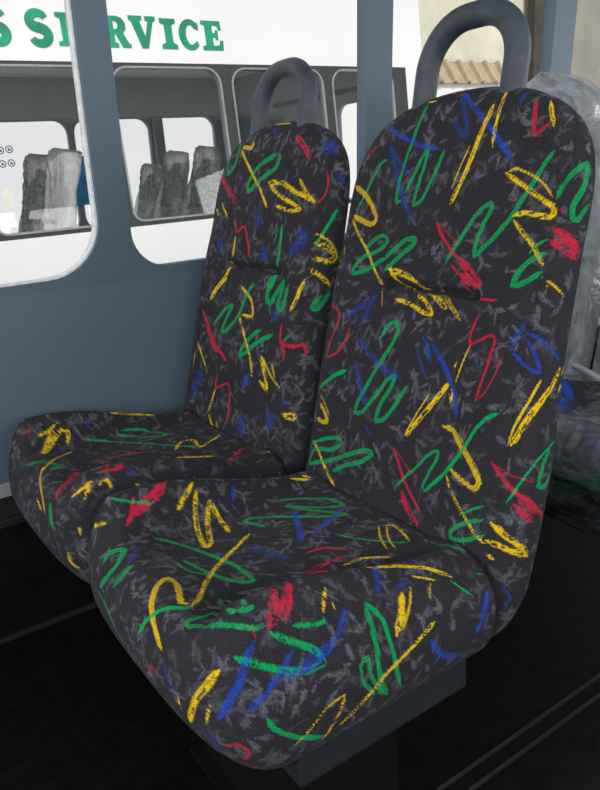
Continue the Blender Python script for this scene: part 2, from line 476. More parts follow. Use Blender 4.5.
def paint_flecks(V, seed, density=1.0):
    """torn grey shards woven all over the cloth: tapered slivers, often forked"""
    R = random.Random(seed)
    cell = 0.03
    K = np.floor(V / cell).astype(int); K -= K.min(0)
    key = (K[:, 0] * 200 + K[:, 1]) * 200 + K[:, 2]
    order = np.argsort(key, kind='stable'); ks = key[order]
    def near(k3):
        out = []
        for a in (-1, 0, 1):
            for b in (-1, 0, 1):
                base = ((k3[0] + a) * 200 + k3[1] + b) * 200 + k3[2]
                i, j = np.searchsorted(ks, [base - 1, base + 2])
                out.append(order[i:j])
        return np.concatenate(out)
    ext = V.max(0) - V.min(0)
    n = int(2100 * density)
    m = np.zeros(len(V))
    # starting points spread evenly in space
    cells = np.unique(key); 
    for _ in range(n):
        c = cells[R.randrange(len(cells))]
        i, j = np.searchsorted(ks, [c, c + 1])
        p0i = order[R.randrange(i, j)]
        idx = near(K[p0i]); P = V[idx]
        p = V[p0i]
        d = np.linalg.norm(P - p, axis=1)
        tone = R.uniform(0.2, 0.95)
        for _k in range(R.choice((1, 1, 2, 3))):
            ln = R.uniform(0.005, 0.018)
            c2 = idx[np.abs(d - ln) < 0.0025]
            if len(c2) == 0: continue
            q = V[c2[R.randrange(len(c2))]]
            u = q - p; L = np.linalg.norm(u); u = u / L
            t = np.clip((P - p) @ u, 0, L)
            dist = np.linalg.norm(P - p - t[:, None] * u, axis=1)
            w = R.uniform(0.0014, 0.0036) * (0.35 + 0.65 * np.sin(np.pi * np.clip(t / L + 0.15, 0, 1)))
            a = (1 - sstep(dist / w, 0.75, 1.25)) * tone
            m[idx] = np.maximum(m[idx], a)
    return m

def random_strokes(V, seed, n):
    R = random.Random(seed); out = []
    for _ in range(n):
        p = V[R.randrange(len(V))] * 1000
        pts = list(p)
        for k in range(4):
            p = p + np.array([R.uniform(-25, 25), R.uniform(-35, 35), R.uniform(-45, 45)])
            pts += list(p)
        out.append((R.choice('BBBBRG'), 34, 'b', pts))
    return out

def set_paint(me, colors):
    at = me.color_attributes.new('stroke_paint', 'FLOAT_COLOR', 'POINT')
    at.data.foreach_set('color', colors.astype(np.float32).ravel())

STROKES = {
('aisle', 'backrest'): [
('G',5.5,'o',(285,68,941,277,68,930,271,70,920,266,72,909,262,74,898,258,76,887,254,79,875,249,80,864,245,81,853,240,82,841,236,81,830,230,79,815,230,69,815)),
('G',5.3,'o',(234,64,826,238,59,838,243,55,849,247,51,860,251,48,869,256,40,883,251,38,870,247,38,860,242,40,848,238,41,837,234,42,826,228,41,811,229,29,815,233,24,823,237,20,834,241,16,846,246,12,858,250,9,869,254,6,879)),
('G',1.9,'f',(285,99,937,274,97,922)),
('B',7.3,'b',(283,154,920,268,111,906,261,77,894,257,48,886,255,16,881)),
('B',8.0,'f',(263,121,892,261,117,880,252,105,868,246,94,854,240,84,841,232,67,821,226,52,804,221,36,789)),
('B',4.9,'f',(263,118,886,254,98,873,248,82,861,243,62,849)),
('R',3.3,'f',(275,179,896,268,181,879,266,168,883,270,165,895)),
('G',4.6,'s',(256,125,872,255,137,868,251,148,852,248,160,834,245,170,819,242,182,802)),
('Y',7.2,'o',(258,202,837,245,163,823,233,133,805,227,120,790,227,132,783,233,159,787,241,189,793)),
('Y',4.5,'d',(240,192,788,233,176,777,225,159,766,219,141,754,214,125,742,210,115,732,206,104,721,202,90,709,200,79,696)),
('Y',1.9,'s',(197,78,694,193,74,682,188,70,670)),
('Y',3.6,'d',(289,72,944,287,53,944)),
('R',3.5,'f',(288,18,946,290,-1,947)),
('B',6.8,'f',(284,5,942,272,-12,923,263,-24,904,259,-26,892,264,-8,905,268,1,916)),
('B',7.6,'b',(292,8,949,278,-18,934,271,-38,920,265,-55,907,261,-71,893,258,-83,883,255,-95,872,252,-106,861)),
('Y',4.3,'d',(293,-67,945,278,-70,930,272,-70,920,267,-71,910,263,-71,899,259,-72,889,255,-75,877)),
('Y',6.6,'d',(276,-58,928,271,-57,920,267,-55,911,263,-52,901,258,-49,889,253,-47,875,247,-44,861,243,-41,850,239,-38,839,233,-33,825,228,-28,810)),
('Y',2.2,'s',(255,-37,882,251,-34,871,246,-30,859,241,-27,845,235,-24,830)),
('B',5.8,'b',(291,-100,937,282,-96,930,277,-97,924)),
('R',5.1,'o',(284,-116,927,274,-122,912,268,-126,899,265,-129,888,267,-137,891,272,-144,899)),
('Y',4.6,'d',(300,-124,930,280,-141,912,272,-151,894)),
('G',5.3,'o',(263,-159,867,258,-154,858,254,-149,848,249,-144,836,244,-138,824,240,-132,813,236,-127,803,232,-122,793,227,-114,782,222,-104,769,217,-92,757,214,-82,749,218,-82,766,221,-85,777,224,-88,787,227,-92,797,230,-95,805,232,-92,811,229,-83,807,227,-78,801,223,-71,792,220,-64,781,217,-55,768,213,-46,754,209,-37,739)),
('Y',2.6,'s',(246,-103,845,249,-115,850,250,-127,846,250,-140,841,250,-150,835,250,-159,828,248,-171,815)),
('Y',5.1,'d',(246,-103,845,245,-122,835,245,-133,829,245,-144,822,245,-159,813,246,-173,804)),
('Y',6.1,'d',(245,-159,813,246,-172,806,243,-174,794,240,-159,796,237,-140,799,234,-125,797)),
('Y',5.1,'d',(232,-127,791,230,-143,777,229,-151,770,228,-160,762,226,-169,751,226,-176,740)),
('Y',3.0,'s',(222,-178,728,226,-194,717,234,-200,706)),
('Y',2.3,'d',(219,-178,719,221,-187,718)),
('G',5.4,'o',(249,-173,812,254,-176,823,257,-180,832,261,-185,840,266,-190,845,274,-195,850,274,-197,845,270,-198,835,265,-198,824,259,-195,814,254,-193,805,252,-195,792,256,-199,790,262,-201,797,270,-201,806)),
('R',11.0,'f',(242,-178,779,243,-191,771,246,-197,764,254,-201,755)),
('R',7.0,'d',(242,-176,782,244,-190,774,247,-197,768,253,-201,760,258,-201,751,244,-196,759,238,-187,763,237,-179,766,239,-191,760,244,-198,753,254,-201,744)),
('R',2.0,'s',(247,-175,802,249,-185,802)),
('G',3.0,'s',(224,-157,754,230,-165,764,237,-175,770)),
('G',6.1,'o',(232,-176,754,227,-169,751,223,-162,747,218,-155,740,213,-150,731,207,-148,718,211,-159,721,216,-168,727,224,-176,734)),
('R',4.5,'s',(221,-9,789,218,-17,779,216,-25,770,213,-43,754,210,-61,742)),
('R',1.7,'s',(221,-9,789,219,-26,779,217,-40,770,215,-56,763)),
('R',9.3,'d',(211,-60,745,209,-71,735,208,-81,727,206,-95,715,206,-80,719,207,-64,726)),
('R',3.8,'s',(205,-66,718,205,-77,710,214,-80,701,201,-109,698,200,-131,700)),
('R',5.0,'d',(209,-47,736,206,-61,726)),
('G',6.3,'o',(217,137,748,218,113,763,220,94,768,216,84,761,213,103,747,213,121,741,213,138,735,207,153,721,204,150,712,207,123,719,208,102,729,210,81,740,213,62,753,215,44,764,215,25,766,213,29,757,211,42,749,209,57,739,207,69,729,207,84,719)),
('Y',7.7,'d',(206,72,723,204,43,719,202,27,715,203,13,709,214,7,700,201,-23,695,195,-41,689,193,-54,682)),
('Y',5.4,'d',(205,70,722,206,50,708,214,44,700,215,29,694,195,-5,691,193,-18,684,189,-30,673,189,-14,673,192,14,681,193,47,685)),
('Y',5.1,'d',(204,-24,719,216,-24,699,197,-50,694,194,-60,686,192,-70,678,191,-79,670)),
('B',7.8,'f',(183,155,646,186,141,654,190,126,663,192,106,674,195,86,686)),
('B',9.6,'f',(181,113,640,186,104,656,191,96,673)),
('R',4.0,'s',(197,202,659,186,170,654,181,165,642,176,174,621,172,181,601,168,184,584,166,160,591,172,144,609,175,139,621,179,136,633)),
('G',6.1,'o',(173,58,630,180,47,649,182,33,655,179,26,647,175,27,637,170,32,623,164,40,609,159,48,595,153,55,580,148,62,565,144,70,550,141,78,537,138,80,522,137,64,526,140,54,537,144,43,551,149,33,565,153,24,578,155,10,587,150,12,572,146,19,559,142,28,545,139,31,531,136,31,521,137,18,526,140,7,537,143,-3,551,147,-11,565,152,-17,577)),
('B',8.0,'f',(175,113,620,169,92,615,164,73,608,161,56,600,158,39,593,156,17,589,155,-5,586)),
('B',9.5,'f',(162,102,591,157,95,581,152,86,569,146,72,555,140,59,538)),
('B',5.6,'b',(134,53,511,131,38,496)),
('B',4.9,'f',(149,50,567,146,45,556)),
('G',6.8,'s',(161,126,573,157,151,561,154,166,550,157,195,531)),
('Y',6.2,'o',(147,181,511,139,161,505,134,148,491,140,182,487)),
('Y',2.0,'s',(152,185,525,142,161,515,138,145,501)),
('Y',4.7,'d',(130,184,452,122,162,447,118,148,437,115,135,425,113,121,413,110,106,403)),
('G',5.9,'o',(130,189,445,127,141,467,131,115,474,129,108,467,125,128,453,122,147,449,123,173,441,119,182,417,115,152,428,120,129,436,123,104,448,124,78,461,125,56,471,126,39,476,125,30,473,122,50,458,121,70,448,120,90,439,116,117,423)),
('Y',2.3,'s',(153,-61,578,148,-54,564,143,-46,549,139,-38,533,135,-29,516)),
('Y',6.8,'d',(164,-85,596,160,-80,586,155,-75,577,148,-65,561,144,-58,551,140,-49,538,137,-40,527,135,-31,515)),
('Y',2.2,'s',(184,-104,644,179,-100,632,175,-97,620,171,-95,608,167,-94,597)),
('Y',3.3,'d',(174,-89,621,169,-86,609)),
('Y',5.0,'d',(163,-90,587,158,-93,572)),
('B',6.7,'b',(175,-44,637,173,-54,629,170,-64,621,168,-75,610,166,-84,599,164,-91,590,162,-97,580,158,-101,568,155,-105,555)),
('B',7.5,'b',(178,-23,644,173,-38,631,166,-49,613)),
('B',4.0,'f',(175,-12,635,169,-23,623,165,-33,611,161,-42,601,158,-53,592)),
('R',3.7,'s',(195,-105,678,191,-102,667,188,-100,657,184,-102,644,184,-114,649,186,-133,659,185,-141,655,180,-139,637,175,-137,622,170,-134,605,166,-132,592,162,-130,580)),
('R',2.1,'s',(162,-130,580,166,-141,591,170,-146,603,174,-151,616,178,-153,628,182,-155,639)),
('B',6.6,'f',(200,-173,678,196,-170,669,193,-167,660,187,-163,645)),
('B',5.1,'b',(198,-175,660,197,-182,653,198,-188,644,199,-193,632,199,-197,622,194,-192,622,190,-179,631,187,-167,643)),
('B',6.1,'b',(200,-176,665,202,-186,662,206,-193,656,214,-200,645,228,-202,630)),
('B',3.7,'b',(174,-120,617,175,-126,622)),
('B',3.1,'b',(182,-168,625,182,-169,624)),
('Y',3.1,'s',(199,-199,613,192,-196,602,185,-194,590,179,-191,580,174,-188,569,169,-185,559,165,-183,547,161,-182,536)),
('Y',6.6,'d',(228,-203,622,220,-203,612,211,-204,602,201,-203,594,192,-201,584,183,-197,573,174,-193,560,168,-190,548,161,-186,537)),
('Y',4.8,'d',(232,-202,603,223,-204,593)),
('Y',2.4,'s',(239,-200,623,230,-203,611)),
('Y',5.9,'o',(147,-89,541,150,-104,539,148,-112,531,145,-122,521,142,-135,513,139,-146,504,137,-155,496,136,-159,489,132,-156,480,133,-138,483,135,-125,486,137,-112,491)),
('Y',3.8,'d',(134,-107,483,131,-114,472,128,-124,462,124,-136,454,121,-148,446,119,-159,438,119,-168,429,121,-183,419)),
('Y',1.6,'s',(151,-110,540,148,-122,529,144,-134,519,141,-148,509,139,-158,499,136,-164,485)),
('G',4.9,'s',(165,-166,572,158,-152,564,152,-139,547,148,-132,533,144,-124,516,140,-115,502,135,-106,487,131,-98,476,126,-88,465,122,-78,453)),
('G',4.0,'o',(122,-78,453,123,-74,459,126,-78,471,130,-83,484,134,-88,496,137,-90,506,137,-87,509,132,-73,499,129,-65,487,126,-55,476,124,-44,465,119,-27,445)),
('R',4.1,'s',(130,-10,496,128,-17,487,126,-25,477,124,-33,466,122,-42,455,120,-52,446,118,-62,438,115,-77,425)),
('R',1.8,'s',(130,-13,495,128,-28,485,126,-42,476,124,-61,465)),
('R',8.2,'d',(118,-39,441,116,-45,432,114,-53,423,112,-65,415,110,-77,408)),
('G',2.7,'s',(120,-142,443,125,-159,456,131,-172,463)),
('G',4.8,'o',(127,-176,447,122,-165,443,118,-154,438,114,-136,423,111,-135,412,112,-156,417,117,-168,423,123,-180,430)),
('Y',6.8,'d',(130,-183,446,133,-196,437,137,-204,431,143,-210,425,150,-215,417,160,-216,406)),
('Y',6.3,'d',(122,-182,424,129,-196,421,137,-209,415,146,-214,410,160,-216,403)),
('Y',6.3,'d',(121,-186,408,122,-196,403)),
('Y',2.1,'s',(134,-187,448,136,-200,439)),
('R',5.2,'s',(147,-170,515,147,-178,507,150,-184,499,150,-194,491,153,-201,484,158,-208,478,166,-213,472,176,-214,460,185,-214,449,186,-214,440)),
('R',2.1,'s',(148,-172,514,151,-182,508,154,-194,503,161,-204,500,172,-211,495)),
('R',7.2,'d',(149,-203,470,153,-208,463,159,-213,454,170,-215,444)),
('R',7.7,'f',(154,-206,474,163,-212,466,176,-215,455)),
('G',6.0,'o',(204,-210,527,193,-211,517,184,-212,501,179,-213,488,192,-213,484,202,-211,495)),
('G',3.0,'s',(216,-207,535,201,-210,530,189,-210,524,179,-209,517,171,-208,510,163,-205,501,156,-202,491,150,-199,481,144,-195,471)),
('B',6.0,'b',(124,-207,371,134,-214,351)),
('B',4.9,'f',(126,-211,354,130,-211,334)),
('Y',3.4,'d',(229,201,751,221,194,735)),
('Y',2.4,'d',(215,200,717,212,198,710)),
],
('aisle', 'cushion'): [
('R',4.5,'s',(-133,165,468,-147,158,466,-159,153,463,-171,150,458,-183,145,454,-196,139,447,-206,133,442,-211,131,440)),
('R',13.5,'d',(-139,162,468,-153,154,463,-166,149,457,-181,145,452,-195,140,448)),
('R',5.3,'s',(-187,154,466,-192,148,458,-198,141,450,-209,131,440)),
('G',3.6,'s',(-219,165,470,-209,156,469,-200,153,465,-189,150,461,-175,148,456,-159,146,450)),
('Y',6.0,'d',(-96,160,458,-107,152,452,-117,147,446,-134,139,434)),
('Y',8.3,'s',(-133,139,435,-126,141,437)),
('Y',6.4,'d',(-97,151,449,-104,142,436,-110,134,423,-115,123,410,-122,100,405,-131,68,406,-121,71,406,-110,97,405,-99,122,408,-91,133,419,-83,141,432)),
('Y',6.0,'d',(-83,141,432,-80,130,414,-80,114,405,-87,81,406)),
('Y',6.2,'d',(83,152,415,91,142,412)),
('Y',5.1,'s',(61,152,417,73,147,413,87,140,411)),
('B',8.7,'b',(-38,150,435,-49,136,420)),
('G',5.7,'o',(22,124,403,40,114,402,54,100,404,66,84,405,75,69,406,76,39,407,62,46,407,44,60,406,33,74,406,23,91,404,18,99,404,21,84,405,32,60,407,43,42,407,56,24,407,62,14,407,55,16,407,40,25,407,26,36,407,16,47,407,4,58,406,-7,69,406,-20,81,406,-33,92,405,-44,100,405,-54,96,405,-49,79,406,-41,59,407)),
('B',9.1,'b',(16,78,406,3,52,406,-8,30,406,-30,-9,407)),
('B',9.1,'b',(63,29,407,43,19,407,25,10,407,-1,2,407)),
('G',5.8,'o',(-180,114,418,-168,109,413,-157,98,409,-150,82,407,-143,62,407,-137,43,407,-132,26,407,-128,10,407,-125,-6,407,-124,-30,407,-125,-46,407,-133,-45,407,-143,-37,408,-149,-28,409,-155,-16,410,-160,-3,411,-165,11,412,-170,26,413,-174,42,415)),
('G',4.0,'o',(-186,39,418,-183,13,418,-176,4,415,-166,-4,412,-158,-14,410)),
('Y',5.3,'d',(-68,59,406,-88,46,407,-108,34,407,-127,22,407,-145,10,408,-162,-7,411,-179,-28,417,-194,-49,421,-206,-65,425,-219,-75,427)),
('Y',6.6,'o',(-263,-86,399,-261,-76,404,-259,-64,410,-255,-51,415,-250,-38,421,-242,-26,426,-233,-15,429,-214,-5,427,-213,-25,427,-219,-45,428,-224,-61,428,-219,-68,427)),
('Y',2.5,'s',(-242,-21,426,-249,-30,422,-254,-42,417,-258,-56,412,-260,-72,407,-262,-86,401)),
('B',7.6,'f',(-92,31,407,-85,16,407,-78,1,407,-71,-16,407,-65,-33,407)),
('R',3.8,'s',(-44,-36,407,-28,-38,407,-14,-42,407,-5,-52,407,2,-63,406)),
('R',5.7,'d',(-6,-73,406,-21,-72,406,-36,-72,406,-52,-71,406,-67,-69,406)),
('R',3.6,'s',(-68,-74,406,-55,-80,406,-43,-87,405)),
('Y',2.5,'s',(73,-41,407,53,-69,406,43,-93,404)),
('Y',2.5,'s',(81,-48,407,61,-75,406,52,-99,404)),
('Y',4.0,'d',(80,-47,407,88,-55,407,84,-77,406,79,-95,404)),
('G',2.8,'s',(16,-21,407,21,-35,407,28,-47,407,36,-59,407,45,-70,406,55,-81,406,64,-90,404,77,-96,404)),
('R',5.6,'d',(-191,-190,446,-187,-186,454,-183,-182,461,-177,-176,468,-171,-172,472,-174,-180,464,-180,-185,455,-184,-188,450,-176,-185,455,-165,-180,464,-153,-171,471,-155,-177,467,-160,-183,459,-165,-186,453,-172,-190,447)),
('R',2.5,'s',(-207,-182,461,-207,-186,454,-206,-190,446)),
('G',5.4,'s',(-267,-31,391,-262,-39,405,-256,-45,415,-249,-52,422,-241,-58,426,-232,-68,427,-225,-75,427,-217,-76,426)),
('G',5.0,'o',(-190,-77,419,-173,-78,414,-204,-169,473,-199,-176,469,-208,-175,469,-219,-169,469,-202,-99,422,-217,-100,426,-228,-97,427,-235,-96,426,-236,-106,426,-229,-116,429,-231,-161,455,-226,-173,459,-218,-181,458,-207,-186,454,-195,-188,450)),
('G',4.3,'s',(-167,-192,442,-157,-193,438,-146,-195,434,-129,-196,431,-129,-193,435)),
('G',6.5,'d',(-230,-188,434,-224,-194,430,-215,-198,425,-204,-202,418,-191,-205,410,-181,-207,405,-170,-209,400,-160,-210,397,-144,-210,397,-148,-205,410,-156,-202,417,-166,-199,425,-174,-197,431,-182,-194,437,-190,-191,443)),
('G',3.8,'s',(-230,-188,434,-220,-195,430)),
('B',9.5,'b',(-209,-191,443,-215,-193,437,-220,-195,430,-225,-196,423,-230,-197,416,-235,-197,408,-242,-195,396,-248,-190,384,-253,-183,371)),
('B',7.6,'b',(-172,-201,421,-182,-204,414,-192,-206,407,-200,-208,403,-207,-209,399,-215,-210,395,-224,-210,390,-233,-207,384)),
('B',7.9,'f',(-130,-204,412,-143,-206,409,-157,-207,406,-168,-208,404,-179,-208,402,-191,-209,400)),
('B',4.1,'b',(-266,-94,388,-267,-99,382,-267,-105,376,-267,-116,372,-266,-128,369)),
('B',8.6,'f',(-257,-171,349,-254,-172,337,-248,-166,320)),
('R',3.6,'f',(-270,-54,354,-270,-67,372,-270,-72,356)),
('Y',8.4,'d',(-243,-180,421,-248,-175,412,-253,-170,402,-257,-162,392,-261,-154,379,-263,-148,364,-263,-139,344)),
('Y',3.9,'d',(-255,-175,384,-257,-172,372,-259,-168,358)),
('Y',3.4,'d',(-266,-122,369,-266,-125,361,-266,-128,353)),
('R',3.9,'s',(-249,-186,342,-241,-202,348,-233,-206,337,-236,-195,322)),
('G',4.9,'s',(-217,-214,376,-211,-217,361,-202,-218,351,-190,-217,339,-175,-215,327,-161,-213,317,-147,-212,312)),
('Y',4.1,'d',(-125,-218,354,-131,-217,338,-138,-215,328,-144,-213,318,-152,-209,307)),
('Y',3.0,'d',(-125,-218,355,-139,-218,353,-151,-218,349,-161,-217,342,-170,-216,335,-179,-216,330,-188,-215,326)),
('G',3.5,'s',(-182,-216,334,-168,-215,325,-153,-212,314)),
('G',5.8,'o',(-75,-194,426,-76,-200,415,-76,-205,404,-77,-210,392,-78,-214,381,-79,-217,367,-78,-218,352,-75,-217,339,-67,-214,320)),
('G',5.3,'s',(-74,-193,428,-66,-198,417,-60,-203,406,-59,-208,396,-59,-212,386,-58,-215,374,-57,-217,360,-54,-217,344,-49,-215,324)),
('G',4.2,'o',(-74,-215,325,-83,-217,342,-89,-218,356,-91,-216,371,-91,-214,380,-101,-215,377,-102,-218,360,-95,-217,347,-85,-216,331)),
('Y',4.8,'d',(7,-213,379,-8,-215,374,-22,-216,369,-35,-217,364,-46,-217,360,-55,-218,357,-65,-218,353,-73,-218,349,-82,-217,343,-91,-217,338,-99,-216,333,-110,-215,327,-121,-214,322,-131,-213,316)),
('Y',8.7,'d',(-21,-192,417,-29,-199,409,-35,-204,401,-42,-209,394,-48,-212,386)),
('Y',3.3,'s',(-7,-190,417,-15,-198,409,-23,-203,401,-31,-208,395,-39,-211,388)),
('B',8.5,'b',(25,-96,404,-33,-165,441,-46,-180,437,-53,-189,429)),
('B',5.5,'f',(-28,-188,424,-8,-186,421)),
('B',7.0,'b',(-101,-193,431,-110,-198,422,-119,-203,414,-128,-205,409,-137,-207,405,-147,-209,401,-160,-209,399,-172,-210,397)),
('B',9.1,'b',(-5,-217,362,3,-218,348,14,-216,333,29,-215,323,46,-212,315)),
('B',9.4,'b',(95,-211,380,89,-215,371,83,-217,362,75,-218,348,67,-216,335)),
('Y',4.1,'d',(-114,-179,457,-121,-186,449,-127,-191,439)),
('Y',2.6,'s',(-113,-189,442,-112,-192,435)),
('Y',4.1,'d',(-23,-88,405,-9,-89,405,6,-91,405,20,-99,404,34,-108,403)),
('Y',5.3,'d',(-46,-163,445,-33,-164,441,-19,-165,437,-6,-166,432,7,-169,428,20,-172,423,32,-175,419,45,-183,412,56,-191,405)),
('Y',2.6,'s',(3,-181,423,18,-185,416,33,-190,409)),
('Y',2.2,'s',(22,-191,410,15,-197,405,10,-202,399)),
('G',3.3,'s',(95,-116,405,93,-142,412,95,-161,415,104,-171,409)),
('G',2.7,'s',(51,-193,404,56,-200,397,63,-206,390,70,-211,382)),
('G',3.2,'s',(91,-197,398,104,-201,390)),
('Y',7.0,'d',(-231,144,446,-242,170,435)),
('G',7.5,'o',(-254,108,412,-243,109,422,-229,98,426,-241,79,425,-249,75,420,-256,78,413,-262,84,403,-266,98,388)),
('G',10.4,'f',(-237,49,427,-253,51,419,-261,56,407)),
('B',6.6,'f',(-208,97,423,-227,70,428,-237,60,427)),
('G',3.7,'f',(-267,109,379,-268,87,376,-270,68,372,-270,51,365,-271,37,357)),
('B',4.7,'b',(-265,-91,391,-266,-98,384,-267,-103,378)),
],
('window', 'backrest'): [
('G',8.3,'o',(277,187,902,260,169,873,260,144,883,267,138,903,282,143,927)),
('Y',6.9,'o',(274,85,926,269,83,915,273,124,918)),
('Y',5.6,'d',(271,126,913,261,96,893,253,69,875,246,45,858,240,21,842,233,0,825,227,-19,808)),
('G',8.8,'o',(261,-25,898,253,-20,876,249,0,867,246,23,857,241,42,846,238,57,837,242,68,848,248,60,863,254,44,879,257,17,889,261,-11,897)),
('R',9.2,'d',(275,-60,925,267,-96,901,262,-114,883)),
('R',6.1,'s',(261,-120,876,258,-122,869)),
('G',4.1,'s',(262,-110,884,258,-104,874)),
('R',3.5,'s',(265,-156,864,261,-162,845,252,-160,822,245,-147,813)),
('Y',7.8,'d',(243,-6,851,243,-51,848,242,-74,840,242,-96,831,243,-120,824,245,-143,816)),
('Y',6.3,'d',(241,-13,846,237,-36,835,234,-60,825,235,-90,814,236,-111,804,231,-90,802,229,-48,810)),
('Y',7.1,'d',(250,-97,853,246,-113,836,245,-128,825,245,-144,813)),
('R',10.7,'d',(265,206,865,243,141,839,231,94,816)),
('Y',4.8,'d',(242,175,816,225,124,789)),
('Y',7.4,'d',(244,203,804,236,182,793)),
('R',5.7,'s',(222,90,786,216,78,765,217,49,774,210,32,747,205,22,726,216,39,699)),
('Y',5.2,'s',(214,82,756,209,83,737,204,84,717)),
('Y',10.7,'d',(205,90,708,197,93,693,192,101,677,186,133,652,180,148,633)),
('Y',4.1,'s',(208,88,705,207,76,695)),
('G',6.3,'s',(221,-73,778,218,-74,765,215,-75,750,210,-74,732,206,-73,715,198,-72,689,190,-66,669)),
('G',3.2,'s',(219,-64,775,215,-60,760,211,-56,745)),
('G',9.4,'o',(200,-78,693,196,-64,687,191,-61,672,185,-61,657,183,-73,647,192,-87,668,196,-103,685,190,-101,668,183,-97,645,181,-115,642,186,-118,659,193,-121,682)),
('B',25.2,'f',(224,3,800,217,6,774)),
('B',21.8,'f',(227,-120,771,220,-139,747)),
('B',21.1,'f',(209,-21,738,204,-41,719)),
('B',8.8,'b',(277,10,933,287,28,945)),
('B',21.6,'f',(217,156,748,209,140,726)),
('G',5.9,'s',(260,-185,802,251,-181,789,243,-175,775,235,-168,761,227,-160,747)),
('Y',3.5,'s',(232,-155,766,236,-172,759,242,-183,751,253,-187,730)),
('Y',8.0,'d',(228,-159,752,233,-175,746,240,-184,739,249,-187,726,233,-184,720,220,-160,728)),
('Y',7.0,'d',(212,-160,709,221,-181,697,233,-187,681)),
('Y',7.1,'d',(205,-158,692,197,-151,675,189,-145,656,182,-137,640)),
('Y',4.4,'s',(297,37,952,293,-19,948)),
('Y',5.5,'o',(187,30,667,180,-11,650,174,-26,634,169,-30,620,168,6,619)),
('Y',4.9,'d',(167,14,616,161,-4,601,155,-21,585,149,-39,567,144,-53,548,141,-59,532,138,-64,517)),
('G',7.4,'o',(191,-9,678,185,0,662,179,9,645,168,17,618,160,34,599,155,54,584,155,66,585,166,56,614,173,47,631,170,72,623,164,88,607,160,112,587)),
('R',6.5,'s',(172,174,611,167,152,592,160,127,576,149,94,563,144,71,551,139,29,532)),
('R',11.9,'d',(163,145,579,149,104,557,142,63,546)),
('Y',4.9,'d',(152,171,546,145,143,520,135,110,497)),
('Y',5.0,'d',(147,179,527,137,175,497)),
('G',7.6,'o',(168,-99,597,164,-80,589,157,-64,580,148,-41,564,143,-17,550,147,-19,564,153,-35,580,160,-51,594,165,-65,601)),
('Y',7.4,'d',(153,-77,558,150,-84,545,148,-91,531,144,-102,515,140,-108,503,141,-83,515)),
('Y',4.2,'s',(153,-81,556,151,-95,542,148,-111,530,144,-144,515)),
('Y',4.2,'d',(154,-110,550,146,-128,528)),
('R',6.1,'s',(174,-123,618,169,-123,601,165,-127,588,169,-153,583,181,-176,587,179,-181,568)),
('R',8.2,'d',(166,-130,593,162,-137,577,158,-143,560)),
('R',4.6,'s',(132,60,504,126,61,477,130,16,492,124,5,466,118,5,444,112,5,420)),
('Y',4.7,'d',(125,63,474,119,74,446,115,83,426)),
('Y',5.9,'d',(113,81,420,107,55,403,108,37,407,110,45,414)),
('B',10.2,'b',(141,-158,495,142,-164,489)),
('B',24.0,'f',(129,-121,470,124,-131,457,120,-140,444)),
('B',23.7,'f',(121,-48,449,116,-47,430,111,-47,410)),
('B',33.4,'f',(124,166,456,120,149,441)),
('B',22.5,'f',(180,-94,634,176,-102,623)),
('B',19.7,'f',(137,-55,521,131,-39,497)),
('Y',5.1,'d',(135,-160,472,142,-181,465,146,-184,473,136,-163,474)),
('G',7.0,'o',(233,-187,672,219,-186,656,208,-183,645,201,-177,648,216,-184,666)),
('G',3.6,'s',(173,-145,605,166,-135,589)),
('B',24.9,'f',(279,-133,908,283,-159,892)),
('B',19.6,'f',(275,-178,856,274,-182,846)),
('B',22.6,'f',(211,-110,732,219,-119,751)),
('B',30.6,'f',(134,151,489,131,135,474)),
('B',22.6,'f',(104,3,393,105,-30,393)),
],
('window', 'cushion'): [
('Y',4.9,'s',(-204,136,444,-184,141,447,-162,149,456)),
('Y',7.3,'d',(-171,144,449,-186,132,434,-206,100,423,-188,121,424,-165,139,439,-150,143,444,-149,136,429,-157,126,418)),
('Y',6.6,'d',(-57,160,447,-34,159,440,-12,158,434,8,156,428,27,154,423)),
('B',15.1,'f',(-111,147,446,-103,145,441)),
('G',6.4,'o',(-48,134,416,-28,132,412,-7,128,407,11,101,404,15,67,406,-2,77,406,-25,102,405,-42,120,406,-61,128,411)),
('G',4.3,'s',(-119,129,416,-103,126,412,-87,121,408,-70,108,405,-58,92,405,-46,70,406,-33,50,407,-19,32,406,-9,15,407,5,-5,407,16,-19,407,28,-33,407)),
('G',11.2,'f',(-245,61,424,-234,50,428,-221,44,428,-206,28,425,-198,10,423,-223,-4,429)),
('G',3.4,'s',(-216,21,428,-200,14,423)),
('Y',5.5,'d',(-9,-20,407,19,10,407,38,1,407,32,-38,407,57,-28,407,88,-10,407)),
('Y',5.8,'d',(-22,-54,407,-7,-65,406,6,-75,406,20,-84,405,33,-92,404)),
('R',4.9,'s',(-50,10,407,-69,19,407,-88,26,407,-111,27,407,-129,23,407,-179,-166,474,-166,-173,471,-158,-176,468,-172,-176,468,-193,-174,470)),
('R',10.5,'d',(-182,-18,418,-212,-70,426,-234,-93,426,-245,-117,421)),
('Y',4.1,'s',(-155,109,409,-179,85,415,-202,52,424,-232,4,428)),
('Y',3.2,'s',(-228,19,429,-246,-24,424,-255,-60,416,-259,-80,408,-263,-96,398)),
('Y',3.6,'s',(-261,-50,406,-264,-81,398)),
('G',8.0,'o',(-254,-100,413,-259,-116,402,-262,-125,392,-262,-138,386)),
('Y',4.3,'s',(-206,-180,463,-222,-181,455,-238,-170,442)),
('Y',5.3,'d',(-209,-181,461,-217,-185,452,-224,-188,442)),
('Y',4.4,'d',(-201,-185,455,-190,-183,459,-185,-187,453,-185,-191,444)),
('B',8.9,'f',(-145,-181,460,-156,-185,454)),
('B',6.1,'b',(-84,-186,440,-81,-186,439)),
('B',5.2,'b',(-53,-187,431,-50,-188,429)),
